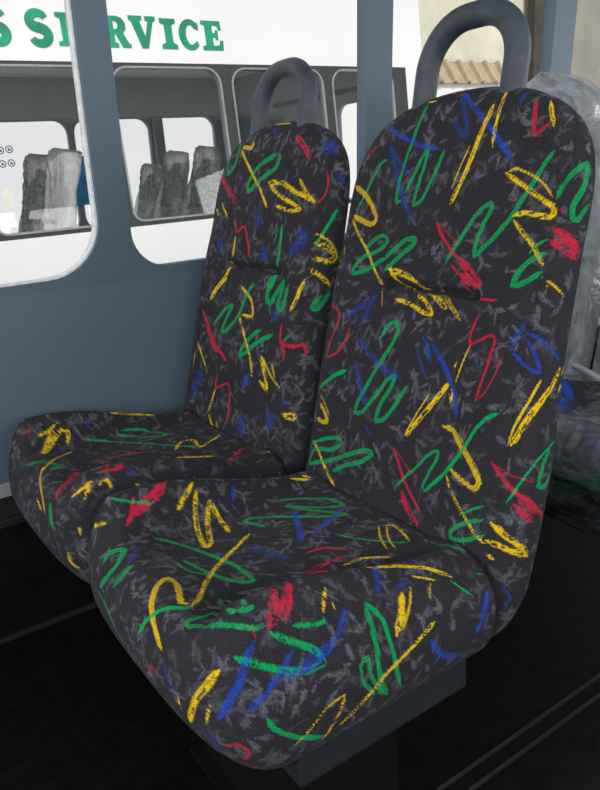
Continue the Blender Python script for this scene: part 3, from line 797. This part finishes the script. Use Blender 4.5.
('R',6.9,'d',(89,-95,404,64,-109,402,22,-170,423,77,-103,403)),
('Y',6.8,'o',(-257,-173,362,-255,-172,342,-248,-186,337)),
('Y',3.8,'s',(-240,-191,409,-241,-198,391)),
('Y',4.5,'s',(-148,-192,440,-142,-191,442)),
('Y',6.8,'s',(98,-163,414,103,-163,413)),
('R',8.4,'f',(-221,144,453,-209,145,456)),
],
}

def handle_bm(r=0.0165, drop=0.0, half=0.0795):
    bm = bmesh.new()
    hw, rad = half, min(0.066, half - 0.004)
    base = Vector((0.082 - RX, 0.016, ZC + 0.131 - drop)); up = Vector((0.20, 0, 0.98)).normalized()
    Ltop = 0.212
    pts = [base + Vector((0, hw, 0)), base + Vector((0, hw, 0)) + up * (Ltop - rad) * 0.6]
    for k in range(13):
        a = math.pi * k / 24
        pts.append(base + Vector((0, hw - rad + rad * math.cos(a), 0)) + up * (Ltop - rad + rad * math.sin(a)))
    for k in range(13):
        a = math.pi / 2 + math.pi * k / 24
        pts.append(base + Vector((0, -hw + rad + rad * math.cos(a), 0)) + up * (Ltop - rad + rad * math.sin(a)))
    pts += [base + Vector((0, -hw, 0)) + up * (Ltop - rad) * 0.6, base + Vector((0, -hw, 0))]
    add_tube(bm, pts, r, 20)
    return bm

def make_seat(label, y, dx=0.0, step=0.0018, pattern=None, group=None, seed=0, back_y=0.0, cushion_y=0.0):
    root = thing('bus_seat', label, 'seat', (RX + dx, y, 0), group)
    for part, gridf in (('backrest', backrest_grid), ('cushion', cushion_grid)):
        G = gridf(step) + np.array([0.0, back_y if part == 'backrest' else cushion_y, 0.0])
        if not pattern: G[..., 1] = 0.012 + (G[..., 1] - 0.012) * (0.78 if part == 'backrest' else 0.87)
        me, V = mesh_from_grid(part, G, M['fabric'])
        st = STROKES.get((pattern, part)) if pattern else random_strokes(V, seed, 30)
        set_paint(me, paint_strokes(V, st or [], seed + 1))
        fa = me.attributes.new('fleck', 'FLOAT', 'POINT')
        fa.data.foreach_set('value', paint_flecks(V, seed + 5, 1.0 if pattern else 0.25).astype(np.float32))
        link(bpy.data.objects.new(part, me), root)
    gh = handle_bm(drop=-0.007) if pattern else handle_bm(0.015, 0.05, 0.066)
    bmesh.ops.translate(gh, vec=(0, back_y, 0), verts=list(gh.verts))
    bm_obj('grab_handle', gh, M['handle'], root, smooth=True)
    # steel tray under the cushion and two pedestal legs
    bm = bmesh.new()
    add_box(bm, -0.374 - RX, -0.124 - RX, -0.195, 0.180, 0.244, 0.306)
    bm_obj('base_frame', bm, M['frame'], root, bevel=0.004)
    for x0 in ((-0.33,) if pattern == 'aisle' else ()):
        bm = bmesh.new()
        add_box(bm, x0 - RX, x0 + 0.115 - RX, -0.165, 0.165, 0.006, 0.248)
        add_box(bm, x0 - 0.02 - RX, x0 + 0.135 - RX, -0.18, 0.18, 0.0, 0.008)
        bm_obj('leg', bm, M['leg'], root)
    return root

def wrap_film(root, mat, mat2, step, amp, seed, rise=0.135, pinch=0.16):
    """loose crinkled plastic bag over a seat's back and another over its cushion"""
    for part, gridf in (('backrest_film', backrest_grid), ('cushion_film', cushion_grid)):
        G = gridf(step)
        nr, nc = G.shape[:2]
        C = G.mean(axis=1, keepdims=True)
        D = G - C
        D = D / np.maximum(np.linalg.norm(D, axis=2, keepdims=True), 1e-6) * np.array([1.0, 0.12, 1.0])
        th = np.linspace(0, 1, nc, endpoint=False)[None, :]; hv = np.linspace(0, 1, nr)[:, None]
        nn = vnoise(np.cos(2 * np.pi * th) * 9 + hv * 17 + 30, np.sin(2 * np.pi * th) * 9 + hv * 5 + 30, seed) - 0.3
        nn2 = np.abs(vnoise(np.cos(2 * np.pi * th) * 20 + hv * 37 + 30, np.sin(2 * np.pi * th) * 20 + hv * 9 + 30, seed + 1) - 0.5)
        off = 0.012 + amp * (np.clip(nn, -0.2, 1) + 0.8 * nn2)
        G = G + D * off[:, :, None]
        if part == 'backrest_film':
            # gather upwards over the grab handle
            z0 = G[..., 2].copy()
            t = sstep(z0, ZC + 0.10, ZC + 0.235); t2 = sstep(z0, ZC + 0.13, ZC + 0.22)
            G[..., 0] += D[..., 0] / (np.abs(D[..., 0]) + 0.25) * 0.040 * t2 + 0.012 * t2
            G[..., 1] = 0.013 + (G[..., 1] - 0.013) * (1 - pinch * sstep(z0, ZC + 0.08, ZC + 0.27))
            lift = t * rise * np.clip(1 - ((G[..., 1] - 0.013) / 0.135) ** 2, 0, 1) ** 0.45
            G[..., 2] += lift; G[..., 0] += lift * 0.2
        me, V = mesh_from_grid(part, G, mat if part == 'backrest_film' else mat2)
        link(bpy.data.objects.new(part, me), root)

aisle = make_seat('charcoal scribble-patterned bus seat nearest the aisle, in front and fully in view', 0.012, step=0.0018, pattern='aisle')
window = make_seat('charcoal scribble-patterned bus seat beside the blue-grey window wall', 0.452, step=0.0025, pattern='window', back_y=0.014, cushion_y=0.0)
wrapped = []
for y, lab in ((0.445, 'plastic-wrapped seat of the row behind, its covered grab handle showing over the aisle seat'),
               (-0.02, 'plastic-wrapped blue seat cushion of the row behind, at the right edge by the aisle')):
    s = make_seat(lab, y, dx=0.73, step=0.006, seed=abs(int(y * 100)) + 11, group='wrapped seats of the row behind')
    wrap_film(s, M['film'], M['clear_film'], 0.006, 0.012, abs(int(y * 100)) + 3, 0.085)
    wrapped.append(s)
bm = bmesh.new()
add_tube(bm, [(0.06, 0.205, 0.440), (0.06, 0.0, 0.376), (0.06, -0.19, 0.317)], 0.008, 12)
RAIL = bm_obj('steel_rail', bm, M['steel'], wrapped[1], smooth=True)

# ------------------------------------------------------------------ the bus we sit in
YW = 0.71; TILT = math.tan(math.radians(4.7))
def left_map(t0=0.0):
    def f(x, z, d):
        return (x, YW + 0.018 - d + 0.0 - max(0.0, z - 0.68) * TILT, z)
    return f
TH = 0.036
XL, XR = -2.6, 3.2
low = plate('wall_left', [(XL, 0.328), (XR, 0.328), (XR, 0.68), (XL, 0.68)], [], TH, M['panel'], left_map())
holes = []
edges = [(-2.14, -1.56), (-1.47, -0.885), (-0.80, -0.190), (-0.128, 0.478), (0.555, 1.135), (1.225, 1.83), (1.93, 2.5)]
for i, (a, b) in enumerate(edges):
    holes.append(rr(a, b, 0.70, 1.46, (0.075, 0.11 if i == 2 else 0.075, 0.075, 0.075), 10))
upw = plate('upper', [(XL, 0.68), (XR, 0.68), (XR, 1.68), (XL, 1.68)], holes, TH, M['panel'], left_map())
wall_left = tag(join_into(low, upw), kind='structure')
# pale ragged edge left round the first opening
ring_o = rr(edges[2][0] + 0.001, edges[2][1] - 0.001, 0.701, 1.459, (0.075, 0.109, 0.075, 0.075), 10)
ring_i = rr(edges[2][0] + 0.005, edges[2][1] - 0.005, 0.705, 1.455, (0.071, 0.105, 0.071, 0.071), 10)
tag(plate('trim_1', ring_o, [ring_i], TH * 0.60, M['bare_edge'], left_map()), kind='structure')
tag(box('trim_2', (XL, XR, YW - 0.004, YW + 0.03, 0.300, 0.328), M['pale_trim'], bevel=0.002), kind='structure')
bm = bmesh.new(); add_box(bm, XL, XR, YW + 0.002, YW + 0.03, 0.255, 0.300); add_box(bm, XL, XR, YW - 0.008, YW + 0.03, 0.240, 0.256)
tag(bm_obj('trim_3', bm, M['black_trim'], bevel=0.002), kind='structure')
tag(box('baseboard_left', (XL, XR, YW - 0.004, YW + 0.03, 0.0, 0.240), M['kick']), kind='structure')
bm = bmesh.new(); add_box(bm, XL, XR, YW - 0.016, YW - 0.004, 0.0, 0.010)
tag(bm_obj('trim_4', bm, M['black_trim'], bevel=0.002), kind='structure')
tag(box('floor', (XL, XR, -1.62, YW + 0.03, -0.05, 0.0), M['floor']), kind='structure')
bm = bmesh.new(); add_box(bm, XL, XR, -0.107, -0.101, 0.0, 0.003); add_box(bm, XL, XR, -0.135, -0.129, 0.0, 0.003)
tag(bm_obj('trim_5', bm, M['black_trim']), kind='structure')
tag(box('ceiling', (XL, XR, -1.55, YW - 0.02, 1.68, 1.72), M['ceiling']), kind='structure')
# far side of the aisle, behind the camera
def right_map(x, z, d): return (x, -1.60 + d + max(0.0, z - 0.68) * TILT * 0.6, z)
holes = [rr(-2.45 + 0.95 * i, -2.45 + 0.95 * i + 0.86, 0.72, 1.38, 0.08, 6) for i in range(6)]
tag(plate('wall_right', [(XL, 0.0), (XR, 0.0), (XR, 1.68), (XL, 1.68)], holes, TH, M['panel'], right_map), kind='structure')
# front with windscreen opening, rear with back-window opening
def front_map(y, z, d): return (XL + d, y, z)
def rear_map(y, z, d): return (XR + d, y, z)
tag(plate('wall_front', [(-1.58, 0), (YW, 0), (YW - 0.08, 1.68), (-1.52, 1.68)], [rr(-1.40, 0.50, 0.55, 1.60, 0.1)], TH, M['panel'], front_map), kind='structure')
tag(plate('wall_rear', [(-1.58, 0), (YW, 0), (YW - 0.08, 1.68), (-1.52, 1.68)], [rr(-1.30, 0.42, 0.75, 1.50, 0.1)], TH, M['panel'], rear_map), kind='structure')

# ------------------------------------------------------------------ the parked bus alongside
BY = 2.80; BD = 2.32
BX0, BX1 = -4.2, 2.76
bus = thing('parked_bus', 'white bus parked alongside with dark windows and green lettering, seen through the openings', 'bus', (0, BY + BD / 2, -0.62))
OFF = Vector((0, -(BY + BD / 2), 0.62))
BT = math.tan(math.radians(4.5))
def near_map(x, z, d):
    return (x + OFF.x, BY + 0.02 - d + max(0.0, z - 0.66) * BT + OFF.y, z + OFF.z)
def far_map(x, z, d):
    return (x + OFF.x, BY + BD - 0.02 + d - max(0.0, z - 0.66) * BT * 0.6 + OFF.y, z + OFF.z)
def end_map(xx):
    def f(y, z, d): return (xx + d + OFF.x, y + OFF.y, z + OFF.z)
    return f
# window bays of the near side
bays = [(-3.97 + 0.66 * i, -3.97 + 0.66 * i + 0.600) for i in range(10)]
bars = [0.03 + 0.66 * k for k in range(-6, 5)]
near_bays = [(a + 0.032, b - 0.032) for a, b in zip(bars[:-1], bars[1:])]
near_bays[-1] = (near_bays[-1][0], 2.505)
near_holes = [rr(a, b, 0.684, 1.408, (0.06, 0.06, 0.085, 0.085), 8) for a, b in near_bays]
zt = 2.00
o = plate('lower_side', [(BX0, -0.45), (BX1, -0.45), (BX1, 0.662), (BX0, 0.662)], [], 0.04, M['bus_white'], near_map, bus)
o = plate('roof_band', [(BX0, 1.425), (BX1, 1.425), (BX1, zt), (BX0, zt)], [], 0.04, M['bus_white'], near_map, bus)
o = plate('corner_panel', [(2.615, 0.662), (BX1, 0.662), (BX1, 1.425), (2.615, 1.425)], [], 0.04, M['bus_white'], near_map, bus)
o = plate('window_surround', [(BX0, 0.662), (2.615, 0.662), (2.615, 1.425), (BX0, 1.425)], near_holes, 0.036, M['bus_dark'], near_map, bus)
for a, b in near_bays[3:]:
    fr = plate('window_frame', rr(a - 0.002, b + 0.002, 0.682, 1.410, (0.062, 0.062, 0.087, 0.087), 8), [rr(a + 0.007, b - 0.007, 0.691, 1.401, (0.054, 0.054, 0.078, 0.078), 8)], 0.044, M['alu'], near_map, bus)
    pn = plate('pane', rr(a + 0.006, b - 0.006, 0.690, 1.402, (0.054, 0.054, 0.078, 0.078), 8), [], 0.004, M['glass'], near_map, fr)
far_bays = [(-0.74, -0.10), (-0.06, 0.52), (0.565, 1.190), (1.235, 1.855), (1.890, 2.445)]
far_holes = [rr(a, b, 0.55, 1.36, 0.10, 8) for a, b in far_bays]
plate('far_side', [(BX0, -0.45), (BX1, -0.45), (BX1, 1.68), (BX0, 1.68)], far_holes, 0.05, M['bus_lining'], far_map, bus)
plate('front_wall', [(BY + 0.02, -0.45), (BY + BD - 0.02, -0.45), (BY + BD - 0.09, 1.72), (BY + 0.10, 1.72)], [rr(BY + 0.25, BY + BD - 0.25, 0.55, 1.55, 0.12)], 0.04, M['bus_lining'], end_map(BX0), bus)
plate('end_wall', [(BY + 0.02, -0.45), (BY + BD - 0.02, -0.45), (BY + BD - 0.09, 1.72), (BY + 0.10, 1.72)], [rr(BY + 0.14, 3.655, 0.45, 1.29, 0.08)], 0.04, M['bus_lining'], end_map(BX1 - 0.06), bus)
bm = bmesh.new(); add_box(bm, BX1 - 0.12, BX1 - 0.082, BY + 0.12 + OFF.y, BY + 1.62 + OFF.y, 1.36 + OFF.z, 1.385 + OFF.z)
bm_obj('end_rail', bm, M['bus_dark'], bus)
box('bus_ceiling', (BX0, BX1, BY + 0.085 + OFF.y, BY + BD - 0.06 + OFF.y, 1.655 + OFF.z, 1.70 + OFF.z), M['bus_ceiling'], bus)
box('bus_roof', (BX0, BX1, BY + 0.12 + OFF.y, BY + BD - 0.08 + OFF.y, 1.96 + OFF.z, 2.0 + OFF.z), M['bus_white'], bus)
box('bus_floor', (BX0, BX1, BY + 0.03 + OFF.y, BY + BD - 0.03 + OFF.y, -0.05 + OFF.z, 0.0 + OFF.z), M['bus_lining'], bus)
for xx in (-3.2, 1.7):
    for yy in (BY + 0.14, BY + BD - 0.14):
        bm = bmesh.new()
        bmesh.ops.create_cone(bm, cap_ends=True, segments=28, radius1=0.40, radius2=0.40, depth=0.2,
                              matrix=Matrix.Translation((xx + OFF.x, yy + OFF.y, -0.22 + OFF.z)) @ Matrix.Rotation(math.pi / 2, 4, 'X'))
        bm_obj('wheel', bm, M['leg'], bus)
# slider bar seen in the right far window
bm = bmesh.new(); add_box(bm, 1.87 + OFF.x, 1.955 + OFF.x, BY + BD - 0.12 + OFF.y, BY + BD - 0.085 + OFF.y, 0.5 + OFF.z, 1.37 + OFF.z)
bm_obj('window_slider', bm, M['bus_lining'], bus, bevel=0.012)

# lettering painted on the roof band: slab letters drawn as outlines
def slab_letter(ch, h):
    w = 0.115; t = 0.042; sf = 0.02   # width, stem, serif height (in units of h = 0.142)
    P = []
    if ch == 'I':
        P = [[(0.0, 0), (.085, 0), (.085, sf), (.063, .03), (.063, .112), (.085, .122), (.085, .142), (0, .142), (0, .122), (.022, .112), (.022, .03), (0, sf)]]
        adv = 0.10
    elif ch == 'E':
        P = [[(0, 0), (.118, 0), (.122, .048), (.104, .048), (.096, .024), (.062, .022), (.062, .062), (.078, .062), (.08, .050), (.094, .050), (.094, .098), (.08, .098), (.078, .084), (.062, .084), (.062, .120), (.092, .118), (.1, .098), (.116, .098), (.112, .142), (0, .142), (0, .124), (.02, .118), (.02, .024), (0, .018)]]
        adv = 0.136
    elif ch == 'V':
        P = [[(.048, 0), (.08, 0), (.118, .118), (.132, .124), (.132, .142), (.078, .142), (.078, .124), (.092, .118), (.072, .05), (.050, .118), (.064, .124), (.064, .142), (-.004, .142), (-.004, .124), (.008, .118)]]
        adv = 0.137
    elif ch == 'R':
        P = [[(0, 0), (.078, 0), (.078, .018), (.062, .024), (.062, .060), (.070, .060), (.098, .0), (.142, 0), (.142, .018), (.132, .020), (.108, .066), (.124, .084), (.124, .112), (.108, .134), (.084, .142), (0, .142), (0, .124), (.02, .118), (.02, .024), (0, .018)],
             [(.062, .082), (.078, .084), (.084, .092), (.084, .110), (.078, .118), (.062, .120)]]
        adv = 0.145
    elif ch == 'C':
        o = []
        for k in range(25):
            a = math.radians(48 + 270 * k / 24); o.append((.062 + .062 * math.cos(a), .071 + .074 * math.sin(a)))
        i = []
        for k in range(25):
            a = math.radians(308 - 250 * k / 24); i.append((.066 + .028 * math.cos(a), .071 + .047 * math.sin(a)))
        P = [o + [(.098, .042)] + i[1:-1] + [(.09, .10), (.112, .094), (.112, .13)]]
        adv = 0.13
    elif ch == 'S':
        c = []
        for k in range(17): a = math.radians(20 + 250 * k / 16); c.append((.052 + .036 * math.cos(a), .105 + .030 * math.sin(a)))
        for k in range(1, 17): a = math.radians(90 - 250 * k / 16); c.append((.052 + .038 * math.cos(a), .040 + .032 * math.sin(a)))
        wd = 0.019
        Lf, Rt = [], []
        for k, p in enumerate(c):
            q0 = c[max(0, k - 1)]; q1 = c[min(len(c) - 1, k + 1)]
            dx, dy = q1[0] - q0[0], q1[1] - q0[1]; n = math.hypot(dx, dy)
            f = wd * (0.75 + 0.45 * math.sin(math.pi * k / (len(c) - 1)))
            Lf.append((p[0] - dy / n * f, p[1] + dx / n * f)); Rt.append((p[0] + dy / n * f, p[1] - dx / n * f))
        P = [Lf + Rt[::-1]]
        adv = 0.118
    return P, adv
def write(text, x, z0, sc=1.0):
    for ch in text:
        if ch == ' ': x += 0.095 * sc; continue
        P, adv = slab_letter(ch, 0.142)
        pol = [[(x + px * sc, z0 + pz * sc) for px, pz in p] for p in P]
        def m2(px, pz, d, _m=near_map):
            v = _m(px, pz, 0.0215 + d); return v
        plate('letter', pol[0], pol[1:], 0.003, M['letters'], m2, bus)
        x += adv * sc
    return x
write('S', 0.188, 1.490, 1.0); write('S', 0.372, 1.490, 1.0); write('E', 0.505, 1.490, 1.0); write('R', 0.714, 1.490, 0.98); write('V', 0.860, 1.490, 1.02); write('ICE', 1.016, 1.490, 0.98)

# round icon stickers on the near glass at the left
for k, (sx, sz) in enumerate(((0.157, 1.052), (0.196, 1.055), (0.155, 0.994), (0.194, 0.996))):
    def m3(px, pz, d, _m=near_map): return _m(px, pz, 0.004 + d)
    circ = [(sx + 0.0165 * math.cos(2 * math.pi * q / 24), sz + 0.0165 * math.sin(2 * math.pi * q / 24)) for q in range(24)]
    inn = [(sx + 0.0122 * math.cos(2 * math.pi * q / 24), sz + 0.0122 * math.sin(2 * math.pi * q / 24)) for q in range(24)]
    st = plate('sticker', circ, [inn], 0.002, M['icon'], m3, bus)
    gl = [(sx - 0.007, sz - 0.006), (sx + 0.006, sz - 0.007), (sx + 0.008, sz + 0.002), (sx + 0.002, sz), (sx + 0.001, sz + 0.007), (sx - 0.006, sz + 0.006), (sx - 0.003, sz)]
    plate('pictogram', gl, [], 0.002, M['icon'], m3, st)
def m4(px, pz, d): return near_map(px, pz, 0.004 + d)
plate('round_sticker', [(0.150 + 0.026 * math.cos(2 * math.pi * q / 28), 0.852 + 0.045 * math.sin(2 * math.pi * q / 28)) for q in range(28)], [], 0.002, M['yellowish'], m4, bus)

# seats inside the parked bus, wrapped in hazy film
def parked_seat(label, x, y, z, rz, sc=1.0, first=[None]):
    if first[0] is None:
        r = thing('bus_seat', label, 'seat', (x, y, z), 'wrapped seats inside the parked bus')
        for part, gf in (('backrest', backrest_grid), ('cushion', cushion_grid)):
            me, V = mesh_from_grid(part, gf(0.012) * np.array([1.0, 0.62, 1.0]), M['seat_grey']); link(bpy.data.objects.new(part, me), r)
        bm_obj('grab_handle', handle_bm(0.014, 0.06, 0.060), M['handle'], r, smooth=True)
        wrap_film(r, M['silver_film'], M['silver_film'], 0.008, 0.030, 77, 0.115, 0.34)
        first[0] = r
    else:
        r = first[0].copy(); COL.objects.link(r)
        for ch in list(first[0].children):
            c = ch.copy(); COL.objects.link(c); c.parent = r
        r['label'] = label; r.location = (x, y, z)
    r.rotation_euler = (0, 0, rz); r.scale = (sc, sc, sc)
    return r
for lab, px, py, sc in (('silvery plastic-wrapped seat in the parked bus, tall and closest to the patterned window seat', 1.54, 3.76, 1.0),
                        ('silvery plastic-wrapped seat in the parked bus, middle of the three right of our pillar', 1.54, 4.22, 1.0),
                        ('smaller wrapped seat in the parked bus, just right of our window pillar', 1.56, 4.69, 0.94),
                        ('bright white wrapped seat in the parked bus, film whitened as if sunlit, left of our window pillar', 0.44, 3.26, 1.0),
                        ('wrapped seat in the parked bus beyond the bright white one, beside the round icons', 0.44, 3.72, 1.0)):
    ps = parked_seat(lab, px + RX, py, 0.0, 0.0, sc)
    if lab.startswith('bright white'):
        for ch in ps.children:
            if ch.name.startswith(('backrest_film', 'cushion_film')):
                ch.data = ch.data.copy(); ch.data.materials.clear(); ch.data.materials.append(M['sunlit_film'])
bb = box('blue_board', (-0.10, 0.14, -0.012, 0.012, 0.0, 0.36), M['blue'], None, 0.004)
bb.location = (1.24, 4.985, 0.74)
tag(bb, 'bright blue board upright in the parked bus window, beside our pillar', 'board')

# ------------------------------------------------------------------ yard and building beyond
tag(box('ground', (-14, 26, -9, 22, -0.75, -0.62), M['ground']), kind='structure')
bw = thing('building_wall', 'stained cream rendered building wall standing beyond the yard', 'building', (9.5, 7.2, -0.62))
box('wall', (-4.5, 0.0, 0.0, 0.3, 0.0, 5.6), M['wall_cream'], bw)
box('grey_wall', (0.0, 9.0, -0.02, 0.3, 0.0, 5.6), M['wall_grey'], bw)  # right part of the wall, a darker grey-beige than the cream part
strip = thing('brown_strip', 'dark brown upright post against the cream building wall', 'strip', (9.42, 7.04, -0.62))  # tall dark brown boxes standing just off the wall face
bm = bmesh.new(); add_box(bm, -0.40, 0.06, -0.06, 0.06, 0, 5.4); add_box(bm, 0.085, 0.2, -0.04, 0.06, 0, 5.4)
bm_obj('strip', bm, M['brown'], strip, bevel=0.008)
sh = thing('lean_to', 'low white-walled lean-to with a tan corrugated roof edge under the cream wall', 'shed', (7.2, 6.6, -0.62))
box('shed_wall', (-2.8, 1.05, 0.39, 0.56, 0.0, 2.50), M['bus_white'], sh)
# trapezoid corrugations running down the steep roof edge
bm = bmesh.new()
prof = []
x = -2.8; pitch = 0.27
while x < 1.0:
    prof += [(x, 0), (x + 0.15, 0), (x + 0.17, 0.045), (x + 0.22, 0.045), (x + 0.24, 0)]
    x += pitch
za, zb = 2.50, 2.80
def rv(px, pz, yy, zz, dz): return bm.verts.new((px, yy - pz, zz + pz * 0.6 + dz))
A = [rv(px, pz, 0.34, za, 0) for px, pz in prof]; B = [rv(px, pz, 0.55, zb, 0) for px, pz in prof]
A2 = [rv(px, pz, 0.35, za, -0.02) for px, pz in prof]; B2 = [rv(px, pz, 0.56, zb, -0.02) for px, pz in prof]
for i in range(len(prof) - 1):
    bm.faces.new((A[i], A[i + 1], B[i + 1], B[i])); bm.faces.new((A2[i], B2[i], B2[i + 1], A2[i + 1])); bm.faces.new((A[i], A2[i], A2[i + 1], A[i + 1])); bm.faces.new((B[i], B[i + 1], B2[i + 1], B2[i]))
bm_obj('corrugated_roof', bm, M['roof_tan'], sh)

# ------------------------------------------------------------------ light
w = bpy.data.worlds.new('sky'); scene.world = w; w.use_nodes = True
nt = w.node_tree; nt.nodes.clear()
bg = nt.nodes.new('ShaderNodeBackground'); out = nt.nodes.new('ShaderNodeOutputWorld')
bg.inputs['Color'].default_value = (0.985, 0.99, 1.0, 1); bg.inputs['Strength'].default_value = 0.84
nt.links.new(bg.outputs[0], out.inputs[0])
def fill_light(name, loc, aim, sx, sy, power, col=(0.97, 0.985, 1.0)):  # extra area lamp added outside an opening to brighten the interior
    l = bpy.data.lights.new(name, 'AREA'); l.shape = 'RECTANGLE'; l.size = sx; l.size_y = sy; l.energy = power; l.color = col
    o = bpy.data.objects.new(name, l); link(o); o.location = loc
    o.rotation_euler = (Vector(aim) - Vector(loc)).to_track_quat('-Z', 'Y').to_euler()
    return o
fill_light('windscreen_fill', (XL - 0.1, -0.4, 1.30), (0, -0.3, 1.10), 1.9, 0.62, 30)
fill_light('rear_window_fill', (XR + 0.1, -0.4, 1.15), (0.6, -0.1, 0.8), 1.7, 0.7, 22)  # added lamp that lifts the wrapped row behind
for i in range(5):
    fill_light('aisle_window_fill', (-2.02 + 0.95 * i, -1.70, 1.20), (-2.02 + 0.95 * i, 0.3, 1.05), 0.84, 0.56, 7.5)
sun = bpy.data.lights.new('sun', 'SUN'); sun.energy = 2.2; sun.angle = math.radians(1.0); sun.color = (1.0, 0.97, 0.92)
so = bpy.data.objects.new('sun', sun); link(so)
so.rotation_euler = Vector((0.10, 0.70, -0.70)).to_track_quat('-Z', 'Y').to_euler()

# ------------------------------------------------------------------ camera
cam = bpy.data.cameras.new('camera'); co = bpy.data.objects.new('camera', cam); link(co)
r_ = Vector((0.82086638, -0.56646834, -0.07274613)); u_ = Vector((0.22539667, 0.20428672, 0.95260867)); f_ = Vector((0.52476159, 0.79836117, -0.29537218))
co.matrix_world = Matrix(((r_.x, u_.x, -f_.x, -0.67972728), (r_.y, u_.y, -f_.y, -0.7037875), (r_.z, u_.z, -f_.z, 0.86541063), (0, 0, 0, 1)))
cam.sensor_fit = 'HORIZONTAL'; cam.sensor_width = 36.0; cam.lens = 721.018 / 600 * 36; cam.clip_start = 0.02
scene.camera = co
scene.view_settings.view_transform = 'Standard'; scene.view_settings.look = 'None'
scene.view_settings.exposure = 0.0; scene.view_settings.gamma = 1.0; scene.view_settings.use_curve_mapping = False
scene.cycles.use_denoising = True
scene.cycles.max_bounces = 10; scene.cycles.diffuse_bounces = 5; scene.cycles.transparent_max_bounces = 16
